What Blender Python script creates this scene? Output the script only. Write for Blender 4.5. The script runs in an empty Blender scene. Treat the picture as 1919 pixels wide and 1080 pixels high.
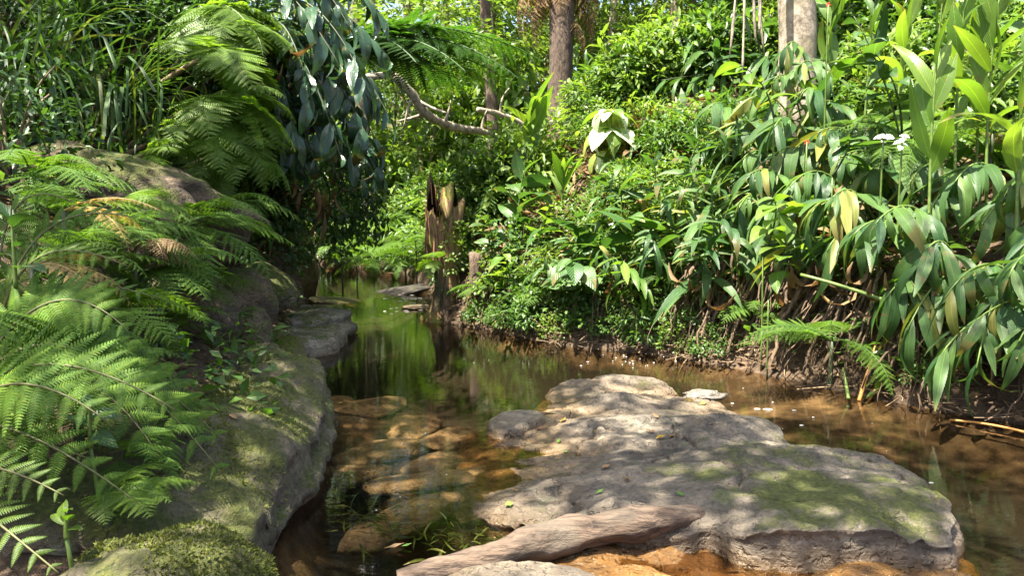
import bpy, math, random
import numpy as np
from mathutils import Vector, Matrix

# ------------------------------------------------------------------ scene, camera, light
S = bpy.context.scene
COL = S.collection
random.seed(7)
RNG = np.random.default_rng(11)
R = math.radians
FPX, CZ = 1440.0, 1.3                      # focal length in photo pixels, camera height
PITCH = math.atan(140 / FPX)
cam = bpy.data.cameras.new('camera')
cam.sensor_width = 36
cam.lens = 36 * FPX / 1919
cam.clip_start, cam.clip_end = 0.05, 800
cam_o = bpy.data.objects.new('camera', cam)
COL.objects.link(cam_o)
cam_o.location = (0, 0, CZ)
cam_o.rotation_euler = (math.pi / 2 - PITCH, 0, 0)
S.camera = cam_o

SUN = np.array([-0.30, -0.24, 0.92]); SUN /= np.linalg.norm(SUN)     # towards the sun
EL = math.asin(SUN[2]); AZ = math.atan2(SUN[0], SUN[1])
W = bpy.data.worlds.new('World'); S.world = W; W.use_nodes = True
wn = W.node_tree
bgn = wn.nodes['Background']
sky = wn.nodes.new('ShaderNodeTexSky'); sky.sky_type = 'NISHITA'; sky.sun_disc = False
sky.sun_elevation = EL; sky.sun_rotation = AZ; sky.air_density = .9; sky.dust_density = 3.0; sky.ozone_density = .4
wn.links.new(sky.outputs[0], bgn.inputs[0]); bgn.inputs[1].default_value = 0.095
sl = bpy.data.lights.new('sun', 'SUN'); sl.energy = 5.0; sl.angle = R(0.55); sl.color = (1, .94, .82)
so = bpy.data.objects.new('sun', sl); COL.objects.link(so)
so.rotation_euler = Vector((-SUN[0], -SUN[1], -SUN[2])).to_track_quat('-Z', 'Y').to_euler()
so.location = (-20, -16, 60)
S.view_settings.view_transform = 'Standard'; S.view_settings.look = 'None'
S.view_settings.gamma = 1; S.view_settings.use_curve_mapping = False
S.view_settings.exposure = 2.32
S.render.engine = 'CYCLES'
cy = S.cycles
cy.use_denoising = True
cy.max_bounces = 8; cy.diffuse_bounces = 4; cy.glossy_bounces = 3; cy.transmission_bounces = 5
cy.transparent_max_bounces = 8; cy.caustics_reflective = False; cy.caustics_refractive = False
cy.sample_clamp_indirect = 6

# ------------------------------------------------------------------ helpers
def ray(px, py):
    x, y = (px - 959.5) / FPX, (540 - py) / FPX
    c, s = math.cos(PITCH), math.sin(PITCH)
    return np.array([x, c + y * s, -s + y * c])
CAMP = np.array([0, 0, CZ])
def at(px, py, Y):
    d = ray(px, py); return CAMP + d * (Y / d[1])
def onz(px, py, z):
    d = ray(px, py); return CAMP + d * ((z - CZ) / d[2])
def proj(p):
    v = np.asarray(p, float) - CAMP
    c, s = math.cos(PITCH), math.sin(PITCH)
    f = v[1] * c - v[2] * s; u = v[1] * s + v[2] * c
    return (959.5 + FPX * v[0] / f, 540 - FPX * u / f)

def _hash(i, j, k, seed):
    h = (i * 374761393 + j * 668265263 + k * 1274126177 + seed * 974711) & 0x7fffffff
    h = ((h ^ (h >> 13)) * 1274126177) & 0x7fffffff
    h = ((h ^ (h >> 16)) * 668265263) & 0x7fffffff
    return (h & 0xffff) / 32767.5 - 1.0
def vnoise(P, seed=0):
    P = np.asarray(P, float)
    I = np.floor(P).astype(np.int64); f = P - I; f = f * f * (3 - 2 * f)
    r = 0
    for a in (0, 1):
        for b in (0, 1):
            for c in (0, 1):
                w = (f[..., 0] if a else 1 - f[..., 0]) * (f[..., 1] if b else 1 - f[..., 1]) * (f[..., 2] if c else 1 - f[..., 2])
                r = r + w * _hash(I[..., 0] + a, I[..., 1] + b, I[..., 2] + c, seed)
    return r
def fbm(P, freq=1.0, octv=4, seed=0, gain=.5):
    P = np.asarray(P, float); r = 0; a = 1
    for o in range(octv):
        r = r + a * vnoise(P * freq + o * 17.3, seed + o); freq *= 2.03; a *= gain
    return r
def fbm2(x, y, freq=1.0, octv=4, seed=0, gain=.5):
    return fbm(np.stack([np.asarray(x, float), np.asarray(y, float), np.zeros_like(np.asarray(x, float))], -1), freq, octv, seed, gain)

def mesh(name, V, F, mat, smooth=True):
    me = bpy.data.meshes.new(name)
    me.from_pydata(np.asarray(V, float).tolist(), [], [list(map(int, f)) for f in F] if not isinstance(F, np.ndarray) else F.tolist())
    if smooth: me.polygons.foreach_set('use_smooth', np.ones(len(me.polygons), bool))
    if mat: me.materials.append(mat)
    me.update()
    return me
def link(name, data, parent=None, loc=None, mtx=None):
    o = bpy.data.objects.new(name, data); COL.objects.link(o)
    if parent: o.parent = parent
    if mtx is not None: o.matrix_local = mtx
    elif loc is not None: o.location = loc
    return o
def tag(o, label=None, cat=None, group=None, kind=None):
    if label: o['label'] = label
    if cat: o['category'] = cat
    if group: o['group'] = group
    if kind: o['kind'] = kind
    return o
def thing(name, loc, label, cat, group=None, rz=0, sc=1):
    o = link(name, None, None, [float(c) for c in loc]); o.rotation_euler = (0, 0, rz); o.scale = (sc, sc, sc)
    o.empty_display_size = .1
    return tag(o, label, cat, group)
def ortho(D, N):
    D = D / np.linalg.norm(D); N = N - D * np.dot(N, D)
    n = np.linalg.norm(N)
    N = N / n if n > 1e-6 else np.array([1., 0, 0])
    return np.stack([np.cross(D, N), D, N], 1)
def mtx(pos, Rm, s=1.0):
    if np.isscalar(s): s = (s, s, s)
    M = np.eye(4); M[:3, :3] = Rm * np.array(s)[None, :]; M[:3, 3] = pos
    return Matrix(M.tolist())
def frames(D, N):
    D = D / np.linalg.norm(D, axis=1)[:, None]
    N = N - D * np.sum(N * D, 1)[:, None]
    N = N / (np.linalg.norm(N, axis=1)[:, None] + 1e-9)
    return np.stack([np.cross(D, N), D, N], 2)
def mass(bV, bF, pos, Rm, s):
    n = len(pos); k = len(bV)
    V = np.einsum('nij,kj->nki', Rm, bV) * s[:, None, None] + pos[:, None, :]
    F = (bF[None] + (np.arange(n) * k)[:, None, None]).reshape(-1, bF.shape[1])
    return V.reshape(-1, 3), F
class MB:
    def __init__(s): s.V, s.F, s.n = [], [], 0
    def add(s, V, F):
        V = np.asarray(V, float)
        s.V.append(V); s.F += [[int(i) + s.n for i in f] for f in F]; s.n += len(V); return s
    def mesh(s, name, mat, smooth=True): return mesh(name, np.concatenate(s.V), s.F, mat, smooth)
def tube(pts, rad, sides=7, jitter=0, seed=0, cap=True):
    pts = np.asarray(pts, float); n = len(pts); rad = np.broadcast_to(np.asarray(rad, float), (n,))
    T = np.gradient(pts, axis=0); T /= np.linalg.norm(T, axis=1)[:, None] + 1e-9
    up = np.array([0, 0, 1.]) if abs(T[0, 2]) < .9 else np.array([1., 0, 0])
    V = []; a = np.linspace(0, 2 * np.pi, sides, endpoint=False)
    A = np.cross(T[0], up); A /= np.linalg.norm(A)
    for i in range(n):
        A = A - T[i] * np.dot(A, T[i]); A /= np.linalg.norm(A) + 1e-9
        B = np.cross(T[i], A)
        V.append(pts[i] + (np.cos(a)[:, None] * A + np.sin(a)[:, None] * B) * rad[i])
    V = np.concatenate(V)
    if jitter:
        C = np.repeat(pts, sides, 0)
        V = C + (V - C) * (1 + jitter * fbm(V, 6, 3, seed))[:, None]
    F = [[i * sides + j, i * sides + (j + 1) % sides, (i + 1) * sides + (j + 1) % sides, (i + 1) * sides + j] for i in range(n - 1) for j in range(sides)]
    if cap: F.append(list(range(sides))[::-1]); F.append([(n - 1) * sides + j for j in range(sides)])
    return V, F
def bez(P0, P1, P2, n):
    t = np.linspace(0, 1, n)[:, None]
    return (1 - t) ** 2 * np.asarray(P0) + 2 * t * (1 - t) * np.asarray(P1) + t * t * np.asarray(P2)
def catmull(P, n, closed=True):
    P = np.asarray(P, float); m = len(P); out = []
    for i in range(n):
        u = i / n * m if closed else i / (n - 1) * (m - 1) * .99999
        k = int(u); f = u - k
        if closed: p = [P[(k + j) % m] for j in (-1, 0, 1, 2)]
        else: p = [P[min(max(k + j, 0), m - 1)] for j in (-1, 0, 1, 2)]
        out.append(.5 * ((2 * p[1]) + (p[2] - p[0]) * f + (2 * p[0] - 5 * p[1] + 4 * p[2] - p[3]) * f * f + (3 * p[1] - p[0] - 3 * p[2] + p[3]) * f ** 3))
    return np.array(out)
def sst(a, b, x):
    t = np.clip((x - a) / (b - a), 0, 1); return t * t * (3 - 2 * t)

# ------------------------------------------------------------------ materials
def newmat(name):
    m = bpy.data.materials.new(name); m.use_nodes = True
    m.node_tree.nodes.clear(); return m, m.node_tree
def N(t, kind, **kw):
    n = t.nodes.new('ShaderNode' + kind)
    for k, v in kw.items():
        if k.startswith('i_'): n.inputs[k[2:].replace('_', ' ')].default_value = v
        elif k[0] == 'n' and k[1:].isdigit(): n.inputs[int(k[1:])].default_value = v
        else: setattr(n, k, v)
    return n
def rgb(*c): return (c[0], c[1], c[2], 1)
def ramp(t, stops, fac=None):
    n = t.nodes.new('ShaderNodeValToRGB')
    e = n.color_ramp.elements
    while len(e) < len(stops): e.new(.5)
    for el, (p, c) in zip(e, stops):
        el.position = p; el.color = c if len(c) == 4 else rgb(*c)
    if fac is not None: t.links.new(fac, n.inputs[0])
    return n.outputs[0]
def math_(t, op, a, b=None, clamp=False):
    n = N(t, 'Math', operation=op); n.use_clamp = clamp
    for i, v in enumerate((a, b)):
        if v is None: continue
        if isinstance(v, (int, float)): n.inputs[i].default_value = v
        else: t.links.new(v, n.inputs[i])
    return n.outputs[0]
def mixc(t, fac, a, b, mode='MIX'):
    n = N(t, 'MixRGB', blend_type=mode)
    for i, v in enumerate((fac, a, b)):
        if isinstance(v, (int, float)): n.inputs[i].default_value = v
        elif isinstance(v, tuple): n.inputs[i].default_value = v if len(v) == 4 else rgb(*v)
        else: t.links.new(v, n.inputs[i])
    return n.outputs[0]
def noise(t, vec, scale, detail=4, rough=.55):
    n = N(t, 'TexNoise'); n.inputs['Scale'].default_value = scale
    n.inputs['Detail'].default_value = detail; n.inputs['Roughness'].default_value = rough
    if vec is not None: t.links.new(vec, n.inputs['Vector'])
    return n.outputs['Fac']

def leaf_mat(name, c1, c2, rough=.4, trans=.4, ribs=0, spec=.5, c3=None, tcol=(1.25, 1.3, .45)):
    m, t = newmat(name)
    oi = N(t, 'ObjectInfo'); g = N(t, 'NewGeometry'); tc = N(t, 'TexCoord')
    r = math_(t, 'FRACT', math_(t, 'ADD', oi.outputs['Random'], g.outputs['Random Per Island']))
    stops = [(0, c1), (1, c2)] if c3 is None else [(0, c1), (.86, c2), (1, c3)]
    col = ramp(t, stops, r)
    nz = noise(t, g.outputs['Position'], 3.0, 3)
    col = mixc(t, .6, col, ramp(t, [(.3, (.55, .6, .6)), (.7, (1.35, 1.3, 1.2))], nz), 'MULTIPLY')
    bump = None
    if ribs:
        sp = N(t, 'SeparateXYZ'); t.links.new(tc.outputs['Generated'], sp.inputs[0])
        ax = math_(t, 'ABSOLUTE', math_(t, 'SUBTRACT', sp.outputs[0], .5))
        mid = math_(t, 'LESS_THAN', ax, .022)
        ph = math_(t, 'SUBTRACT', math_(t, 'MULTIPLY', sp.outputs[1], ribs), math_(t, 'MULTIPLY', ax, ribs * .9))
        w = math_(t, 'SINE', math_(t, 'MULTIPLY', ph, 6.2832))
        col = mixc(t, math_(t, 'MULTIPLY', mid, .55), col, mixc(t, 1.0, col, (2.2, 1.9, 1.6), 'MULTIPLY'))
        col = mixc(t, math_(t, 'MULTIPLY', math_(t, 'GREATER_THAN', w, .5), .16), col, mixc(t, 1.0, col, (.55, .6, .6), 'MULTIPLY'))
        spot = ramp(t, [(.68, (0, 0, 0)), (.72, (1, 1, 1))], math_(t, 'ADD', noise(t, g.outputs['Position'], 17, 4, .6), math_(t, 'MULTIPLY', math_(t, 'POWER', oi.outputs['Random'], 4.0), .12)))
        tipm = math_(t, 'MULTIPLY', ramp(t, [(.86, (0, 0, 0)), (1, (1, 1, 1))], math_(t, 'ADD', sp.outputs[1], math_(t, 'MULTIPLY', math_(t, 'SUBTRACT', noise(t, g.outputs['Position'], 22, 3), .5), .25))), math_(t, 'GREATER_THAN', math_(t, 'FRACT', math_(t, 'MULTIPLY', oi.outputs['Random'], 7.3)), .6))
        col = mixc(t, math_(t, 'MULTIPLY', math_(t, 'MAXIMUM', spot, tipm), .75), col, (.20, .14, .05))
        b = N(t, 'Bump'); b.inputs['Strength'].default_value = .35; b.inputs['Distance'].default_value = .01
        t.links.new(math_(t, 'ADD', w, math_(t, 'MULTIPLY', nz, 2.0)), b.inputs['Height']); bump = b.outputs[0]
    p = N(t, 'BsdfPrincipled'); p.inputs['Roughness'].default_value = rough; p.inputs['Specular IOR Level'].default_value = spec
    tr = N(t, 'BsdfTranslucent'); mx = N(t, 'MixShader'); mx.inputs[0].default_value = trans
    t.links.new(col, p.inputs['Base Color'])
    t.links.new(mixc(t, 1.0, col, tcol, 'MULTIPLY'), tr.inputs['Color'])
    if bump: t.links.new(bump, p.inputs['Normal'])
    o = N(t, 'OutputMaterial')
    t.links.new(p.outputs[0], mx.inputs[1]); t.links.new(tr.outputs[0], mx.inputs[2]); t.links.new(mx.outputs[0], o.inputs[0])
    return m

def rock_mat(name, base1, base2, moss=.5, wet=0.0, wetz=.05, lichen=.3, dark=(.045, .04, .033), wc=((.04, .022, .010), (.16, .080, .024), (.32, .18, .06)), wr=.03, mspot=None):
    m, t = newmat(name)
    g = N(t, 'NewGeometry'); P = g.outputs['Position']
    n1 = noise(t, P, 1.7, 6); n2 = noise(t, P, 9, 8, .65); n3 = noise(t, P, 45, 6, .7)
    mp = N(t, 'Mapping'); t.links.new(P, mp.inputs[0]); mp.inputs['Scale'].default_value = (2, 2, 22)
    ns = noise(t, mp.outputs[0], 1.5, 5)
    col = ramp(t, [(.3, base1), (.55, base2), (.75, tuple(min(1, c * 1.35) for c in base2))], n1)
    col = mixc(t, .75, col, ramp(t, [(.32, (.5, .48, .46)), (.5, (.9, .88, .86)), (.68, (1.25, 1.2, 1.12))], n2), 'MULTIPLY')
    col = mixc(t, .6, col, ramp(t, [(.35, (.55, .55, .55)), (.6, (1.15, 1.15, 1.15))], n3), 'MULTIPLY')
    col = mixc(t, .35, col, ramp(t, [(.4, (.6, .52, .45)), (.6, (1.1, 1.1, 1.1))], ns), 'MULTIPLY')
    lic = ramp(t, [(.58, (0, 0, 0)), (.66, (1, 1, 1))], noise(t, P, 5.2, 6, .6))
    col = mixc(t, math_(t, 'MULTIPLY', lic, lichen), col, (.36, .36, .25))
    blot = ramp(t, [(.56, (0, 0, 0)), (.66, (1, 1, 1))], noise(t, P, 3.1, 7, .7))
    col = mixc(t, math_(t, 'MULTIPLY', blot, .7), col, dark)
    mp2 = N(t, 'Mapping'); t.links.new(P, mp2.inputs[0]); mp2.inputs['Scale'].default_value = (1.3, 3.2, 4)
    st = ramp(t, [(.50, (0, 0, 0)), (.60, (1, 1, 1))], noise(t, mp2.outputs[0], 1.6, 8, .68))
    col = mixc(t, math_(t, 'MULTIPLY', st, .6), col, mixc(t, 1.0, col, (.34, .33, .34), 'MULTIPLY'))
    fle = ramp(t, [(.60, (0, 0, 0)), (.64, (1, 1, 1))], noise(t, P, 34, 4, .6)); col = mixc(t, math_(t, 'MULTIPLY', fle, .35), col, mixc(t, 1.0, col, (1.9, 1.85, 1.7), 'MULTIPLY'))
    sep = N(t, 'SeparateXYZ'); t.links.new(g.outputs['Normal'], sep.inputs[0])
    sp = N(t, 'SeparateXYZ'); t.links.new(P, sp.inputs[0])
    mk = math_(t, 'ADD', math_(t, 'MULTIPLY', noise(t, P, 2.6, 8, .68), 1.0), math_(t, 'MULTIPLY', sep.outputs[2], .16))
    if mspot:       # moss keeps to the raised end of the rock
        sx = math_(t, 'SUBTRACT', sp.outputs[0], mspot[0][0]); sy = math_(t, 'SUBTRACT', sp.outputs[1], mspot[0][1])
        dd = math_(t, 'SQRT', math_(t, 'ADD', math_(t, 'MULTIPLY', sx, sx), math_(t, 'MULTIPLY', sy, sy)))
        mr = N(t, 'MapRange'); t.links.new(dd, mr.inputs[0]); mr.inputs[1].default_value = mspot[1] * 1.3; mr.inputs[2].default_value = mspot[1] * .4; mr.inputs[3].default_value = -.02; mr.inputs[4].default_value = mspot[2] * .36
        mk = math_(t, 'ADD', mk, mr.outputs[0])
    mk = ramp(t, [(.78 - moss * .32, (0, 0, 0)), (.90 - moss * .32, (1, 1, 1))], mk)
    mossc = ramp(t, [(.3, (.035, .050, .010)), (.55, (.11, .12, .020)), (.75, (.22, .21, .04))], n3)
    col = mixc(t, mk, col, mossc)
    rough = .85
    p = N(t, 'BsdfPrincipled')
    if wet:
        wz = math_(t, 'ADD', sp.outputs[2], math_(t, 'MULTIPLY', math_(t, 'SUBTRACT', n2, .5), .09))
        wm = N(t, 'MapRange'); t.links.new(wz, wm.inputs[0])
        wm.inputs[1].default_value = wetz - wr; wm.inputs[2].default_value = wetz + wr; wm.inputs[3].default_value = wet; wm.inputs[4].default_value = 0
        wcol = ramp(t, [(.3, wc[0]), (.5, wc[1]), (.68, wc[2])], n1)
        col = mixc(t, wm.outputs[0], col, mixc(t, .7, wcol, ramp(t, [(.3, (.4, .4, .4)), (.6, (1.2, 1.2, 1.2))], n2), 'MULTIPLY'))
        rr = N(t, 'MapRange'); t.links.new(wm.outputs[0], rr.inputs[0]); rr.inputs[3].default_value = .82; rr.inputs[4].default_value = .12
        t.links.new(rr.outputs[0], p.inputs['Roughness'])
    else: p.inputs['Roughness'].default_value = rough
    t.links.new(col, p.inputs['Base Color'])
    h = math_(t, 'ADD', math_(t, 'MULTIPLY', n2, 1.0), math_(t, 'ADD', math_(t, 'MULTIPLY', n3, .45), math_(t, 'MULTIPLY', math_(t, 'MULTIPLY', mk, n3), 1.2)))
    h = math_(t, 'ADD', h, math_(t, 'MULTIPLY', ns, .5))
    vo = N(t, 'TexVoronoi', feature='DISTANCE_TO_EDGE'); vo.inputs['Scale'].default_value = 1.9
    vm = N(t, 'MixRGB', blend_type='ADD'); vm.inputs[0].default_value = .55; t.links.new(P, vm.inputs[1])
    nv = N(t, 'TexNoise'); nv.inputs['Scale'].default_value = 2.2; nv.inputs['Detail'].default_value = 6; t.links.new(P, nv.inputs['Vector']); t.links.new(nv.outputs['Color'], vm.inputs[2])
    t.links.new(vm.outputs[0], vo.inputs['Vector'])
    crk = ramp(t, [(0, (0, 0, 0)), (.022, (1, 1, 1))], vo.outputs['Distance'])
    h = math_(t, 'ADD', h, math_(t, 'MULTIPLY', crk, .12))
    pit = ramp(t, [(.36, (0, 0, 0)), (.46, (1, 1, 1))], noise(t, P, 28, 3, .5)); h = math_(t, 'ADD', h, math_(t, 'MULTIPLY', pit, .4))
    t.links.new(mixc(t, .12, col, mixc(t, 1.0, crk, (.35, .32, .3), 'LIGHTEN'), 'MULTIPLY'), p.inputs['Base Color'])
    b = N(t, 'Bump'); b.inputs['Strength'].default_value = .9; b.inputs['Distance'].default_value = .035
    t.links.new(h, b.inputs['Height']); t.links.new(b.outputs[0], p.inputs['Normal'])
    o = N(t, 'OutputMaterial'); t.links.new(p.outputs[0], o.inputs[0])
    return m

def bark_mat(name, c1, c2, c3=None, stretch=(14, 14, 2.2), scale=1.5, moss=0, rough=.9):
    m, t = newmat(name)
    tc = N(t, 'TexCoord'); g = N(t, 'NewGeometry'); oi = N(t, 'ObjectInfo')
    mp = N(t, 'Mapping'); t.links.new(tc.outputs['Object'], mp.inputs[0]); mp.inputs['Scale'].default_value = stretch
    n1 = noise(t, mp.outputs[0], scale, 7, .7); n2 = noise(t, g.outputs['Position'], 3, 5)
    col = ramp(t, [(.36, c1), (.60, c2)], n1)
    if c3: col = mixc(t, ramp(t, [(.52, (0, 0, 0)), (.62, (1, 1, 1))], n2), col, mixc(t, .7, c3, ramp(t, [(.3, (.5, .5, .5)), (.6, (1.1, 1.1, 1.1))], n1), 'MULTIPLY'))
    if moss: col = mixc(t, math_(t, 'MULTIPLY', ramp(t, [(.48, (0, 0, 0)), (.6, (1, 1, 1))], noise(t, g.outputs['Position'], 5, 6)), moss), col, (.16, .15, .025))
    hv = N(t, 'HueSaturation'); t.links.new(col, hv.inputs['Color'])
    t.links.new(math_(t, 'ADD', math_(t, 'MULTIPLY', oi.outputs['Random'], .6), .7), hv.inputs['Value'])
    p = N(t, 'BsdfPrincipled'); p.inputs['Roughness'].default_value = rough
    t.links.new(hv.outputs[0], p.inputs['Base Color'])
    b = N(t, 'Bump'); b.inputs['Strength'].default_value = .9; b.inputs['Distance'].default_value = .02
    t.links.new(n1, b.inputs['Height']); t.links.new(b.outputs[0], p.inputs['Normal'])
    o = N(t, 'OutputMaterial'); t.links.new(p.outputs[0], o.inputs[0])
    return m

def ground_mat():
    m, t = newmat('soil_and_stream_bed')
    g = N(t, 'NewGeometry'); P = g.outputs['Position']
    sp = N(t, 'SeparateXYZ'); t.links.new(P, sp.inputs[0])
    n1 = noise(t, P, 2.3, 6, .6); n2 = noise(t, P, 14, 7, .7); n3 = noise(t, P, 60, 4, .7)
    soil = ramp(t, [(.3, (.022, .014, .008)), (.5, (.07, .042, .022)), (.7, (.15, .095, .05))], n2)
    sand = ramp(t, [(.3, (.018, .013, .008)), (.5, (.075, .055, .033)), (.66, (.27, .21, .135))], n1)
    sand = mixc(t, .8, sand, ramp(t, [(.35, (.5, .5, .5)), (.6, (1.15, 1.15, 1.15))], n2), 'MULTIPLY')
    z = math_(t, 'ADD', sp.outputs[2], math_(t, 'MULTIPLY', math_(t, 'SUBTRACT', n1, .5), .06))
    mk = N(t, 'MapRange'); t.links.new(z, mk.inputs[0]); mk.inputs[1].default_value = -.06; mk.inputs[2].default_value = .02
    col = mixc(t, mk.outputs[0], sand, soil)
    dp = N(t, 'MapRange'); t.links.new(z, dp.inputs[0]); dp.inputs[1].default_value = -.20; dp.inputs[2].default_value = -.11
    col = mixc(t, dp.outputs[0], mixc(t, .985, sand, (.0035, .0028, .002)), col)  # deep bed near-black: light lost in deep water put into the colour
    p = N(t, 'BsdfPrincipled'); p.inputs['Roughness'].default_value = .9; t.links.new(col, p.inputs['Base Color'])
    b = N(t, 'Bump'); b.inputs['Strength'].default_value = .8; b.inputs['Distance'].default_value = .04
    t.links.new(math_(t, 'ADD', n2, math_(t, 'MULTIPLY', n3, .4)), b.inputs['Height']); t.links.new(b.outputs[0], p.inputs['Normal'])
    o = N(t, 'OutputMaterial'); t.links.new(p.outputs[0], o.inputs[0])
    return m

def water_mat():
    m, t = newmat('stream_water')
    g = N(t, 'NewGeometry'); P = g.outputs['Position']
    mp = N(t, 'Mapping'); t.links.new(P, mp.inputs[0]); mp.inputs['Scale'].default_value = (1, 3.2, 1)
    n1 = noise(t, mp.outputs[0], 5, 3, .5); n2 = noise(t, mp.outputs[0], 18, 2, .5)
    b = N(t, 'Bump'); b.inputs['Strength'].default_value = .05; b.inputs['Distance'].default_value = .022
    t.links.new(math_(t, 'ADD', n1, math_(t, 'MULTIPLY', n2, .22)), b.inputs['Height'])
    fr = N(t, 'Fresnel'); fr.inputs['IOR'].default_value = 1.42; t.links.new(b.outputs[0], fr.inputs['Normal'])
    tr = N(t, 'BsdfTransparent'); tr.inputs[0].default_value = rgb(.74, .64, .49)
    gl = N(t, 'BsdfGlossy'); gl.inputs['Roughness'].default_value = .0; t.links.new(b.outputs[0], gl.inputs['Normal'])
    df = N(t, 'BsdfDiffuse'); df.inputs[0].default_value = rgb(.28, .19, .09)      # silt carried in the water
    m1 = N(t, 'MixShader'); m1.inputs[0].default_value = .003
    t.links.new(tr.outputs[0], m1.inputs[1]); t.links.new(df.outputs[0], m1.inputs[2])
    mx = N(t, 'MixShader'); t.links.new(fr.outputs[0], mx.inputs[0]); t.links.new(m1.outputs[0], mx.inputs[1]); t.links.new(gl.outputs[0], mx.inputs[2])
    o = N(t, 'OutputMaterial'); t.links.new(mx.outputs[0], o.inputs[0])
    return m
def plain_mat(name, c, rough=.6, trans=0):
    m, t = newmat(name)
    oi = N(t, 'ObjectInfo'); g = N(t, 'NewGeometry')
    nz = noise(t, g.outputs['Position'], 30, 4)
    col = mixc(t, 1, rgb(*c), ramp(t, [(.3, (.65, .65, .65)), (.7, (1.25, 1.25, 1.25))], nz), 'MULTIPLY')
    p = N(t, 'BsdfPrincipled'); p.inputs['Roughness'].default_value = rough; t.links.new(col, p.inputs['Base Color'])
    o = N(t, 'OutputMaterial')
    if trans:
        tr = N(t, 'BsdfTranslucent'); t.links.new(col, tr.inputs[0]); mx = N(t, 'MixShader'); mx.inputs[0].default_value = trans
        t.links.new(p.outputs[0], mx.inputs[1]); t.links.new(tr.outputs[0], mx.inputs[2]); t.links.new(mx.outputs[0], o.inputs[0])
    else: t.links.new(p.outputs[0], o.inputs[0])
    return m

M = {}
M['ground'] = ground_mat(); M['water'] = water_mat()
M['ginger'] = leaf_mat('ginger_leaf', (.030, .088, .026), (.105, .195, .046), .42, .42, 14, .5, c3=(.26, .26, .06))
M['ginger_light'] = leaf_mat('light_ginger_leaf', (.10, .20, .028), (.19, .29, .05), .36, .5, 14, .5)  # lighter and yellower than the main ginger green
M['glossy'] = leaf_mat('dark_glossy_leaf', (.024, .064, .034), (.052, .11, .050), .22, .18, 12, .8)
M['broad'] = leaf_mat('broad_leaf', (.042, .105, .028), (.09, .175, .042), .38, .38, 9, .5)
M['pale'] = leaf_mat('sun_glare_leaf', (.30, .38, .22), (.50, .56, .40), .35, .3, 9, .6)  # whitish: sun glare on glossy leaves painted into the colour
M['fern'] = leaf_mat('fern_leaf', (.065, .15, .020), (.13, .22, .032), .6, .45, spec=.3)
M['fern_blue'] = leaf_mat('near_fern_leaf', (.085, .185, .022), (.17, .27, .035), .62, .45, spec=.25)
M['fern_light'] = leaf_mat('light_fern_leaf', (.10, .20, .02), (.20, .30, .045), .5, .55)
M['fern_dry'] = leaf_mat('dry_fern_leaf', (.30, .20, .06), (.42, .32, .12), .6, .4, tcol=(1.2, 1.1, .6))
M['fern_dark'] = leaf_mat('dark_fern_leaf', (.030, .085, .014), (.06, .14, .025), .5, .5)
M['grass'] = leaf_mat('grass_blade', (.035, .085, .02), (.08, .155, .035), .5, .4, c3=(.16, .17, .05))
M['small'] = leaf_mat('small_leaf', (.050, .115, .022), (.11, .20, .04), .42, .45)
M['small_dark'] = leaf_mat('small_dark_leaf', (.026, .066, .015), (.06, .125, .026), .42, .38)
M['small_light'] = leaf_mat('small_light_leaf', (.10, .19, .03), (.20, .28, .06), .42, .5)
M['canopy'] = leaf_mat('canopy_leaf', (.08, .15, .022), (.17, .24, .05), .4, .55, c3=(.22, .26, .08))
M['dead'] = leaf_mat('dead_leaf', (.10, .055, .022), (.26, .16, .07), .7, .25, c3=(.4, .28, .13), tcol=(1.1, .9, .6))
M['litter'] = leaf_mat('leaf_litter', (.06, .033, .015), (.22, .14, .065), .7, .15, c3=(.40, .30, .16), tcol=(1.1, .9, .6))
M['rock'] = rock_mat('mossy_sandstone', (.085, .066, .042), (.20, .165, .11), .80, .5, .02, .5)
M['rock_ledge'] = rock_mat('layered_ledge_stone', (.12, .10, .075), (.27, .23, .17), .48, .5, .02, .4)
M['rock_bank'] = rock_mat('bank_sandstone', (.065, .045, .028), (.15, .11, .066), .72, 0, 0, .2)
M['rock_mid'] = rock_mat('worn_stream_rock', (.070, .058, .044), (.22, .186, .140), .16, .95, .045, .5, wc=((.032, .021, .012), (.13, .080, .036), (.29, .18, .075)), wr=.05, mspot=((1.3, 3.2), .75, .52))
M['rock_right'] = rock_mat('lichened_stream_rock', (.085, .075, .054), (.21, .18, .13), .56, 1.0, .06, .6, wc=((.04, .024, .011), (.15, .085, .03), (.30, .18, .07)))
M['rock_wet'] = rock_mat('wet_orange_rock', (.16, .075, .02), (.30, .15, .04), .0, 1.0, .5, 0)
M['rock_dark'] = rock_mat('dark_rock', (.03, .025, .02), (.06, .05, .04), .2, 0, 0, .1)  # darkest of the rocks, without the wet coat
M['bark'] = bark_mat('dark_fibrous_bark', (.024, .016, .011), (.155, .105, .072), None, (9, 9, 3.5), 3.0)
M['bark_pale'] = bark_mat('pale_bark', (.10, .075, .05), (.40, .33, .25), (.24, .20, .13), (5, 5, 4), 2.5)
M['bark_grey'] = bark_mat('grey_bark', (.06, .05, .04), (.20, .17, .13))
M['stump'] = bark_mat('rotten_stump_wood', (.05, .025, .014), (.24, .13, .07), None, (26, 26, 2), 1.5, .9)
M['spike'] = bark_mat('red_brown_fibre', (.09, .035, .02), (.34, .17, .09), None, (30, 30, 2), 1.2)
M['root'] = bark_mat('brown_root', (.035, .022, .013), (.17, .115, .066), None, (20, 20, 5), 1.2)
M['branch'] = bark_mat('bleached_branch', (.16, .12, .08), (.44, .37, .27), None, (10, 10, 5), 1.5)
M['log'] = bark_mat('weathered_log_wood', (.022, .014, .010), (.135, .092, .062), (.115, .09, .064), (2.0, 16, 16), 2.6)
M['stem'] = plain_mat('green_stem', (.13, .20, .04), .45, .1)
M['stem_dark'] = plain_mat('dark_stem', (.04, .055, .02), .6)
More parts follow.
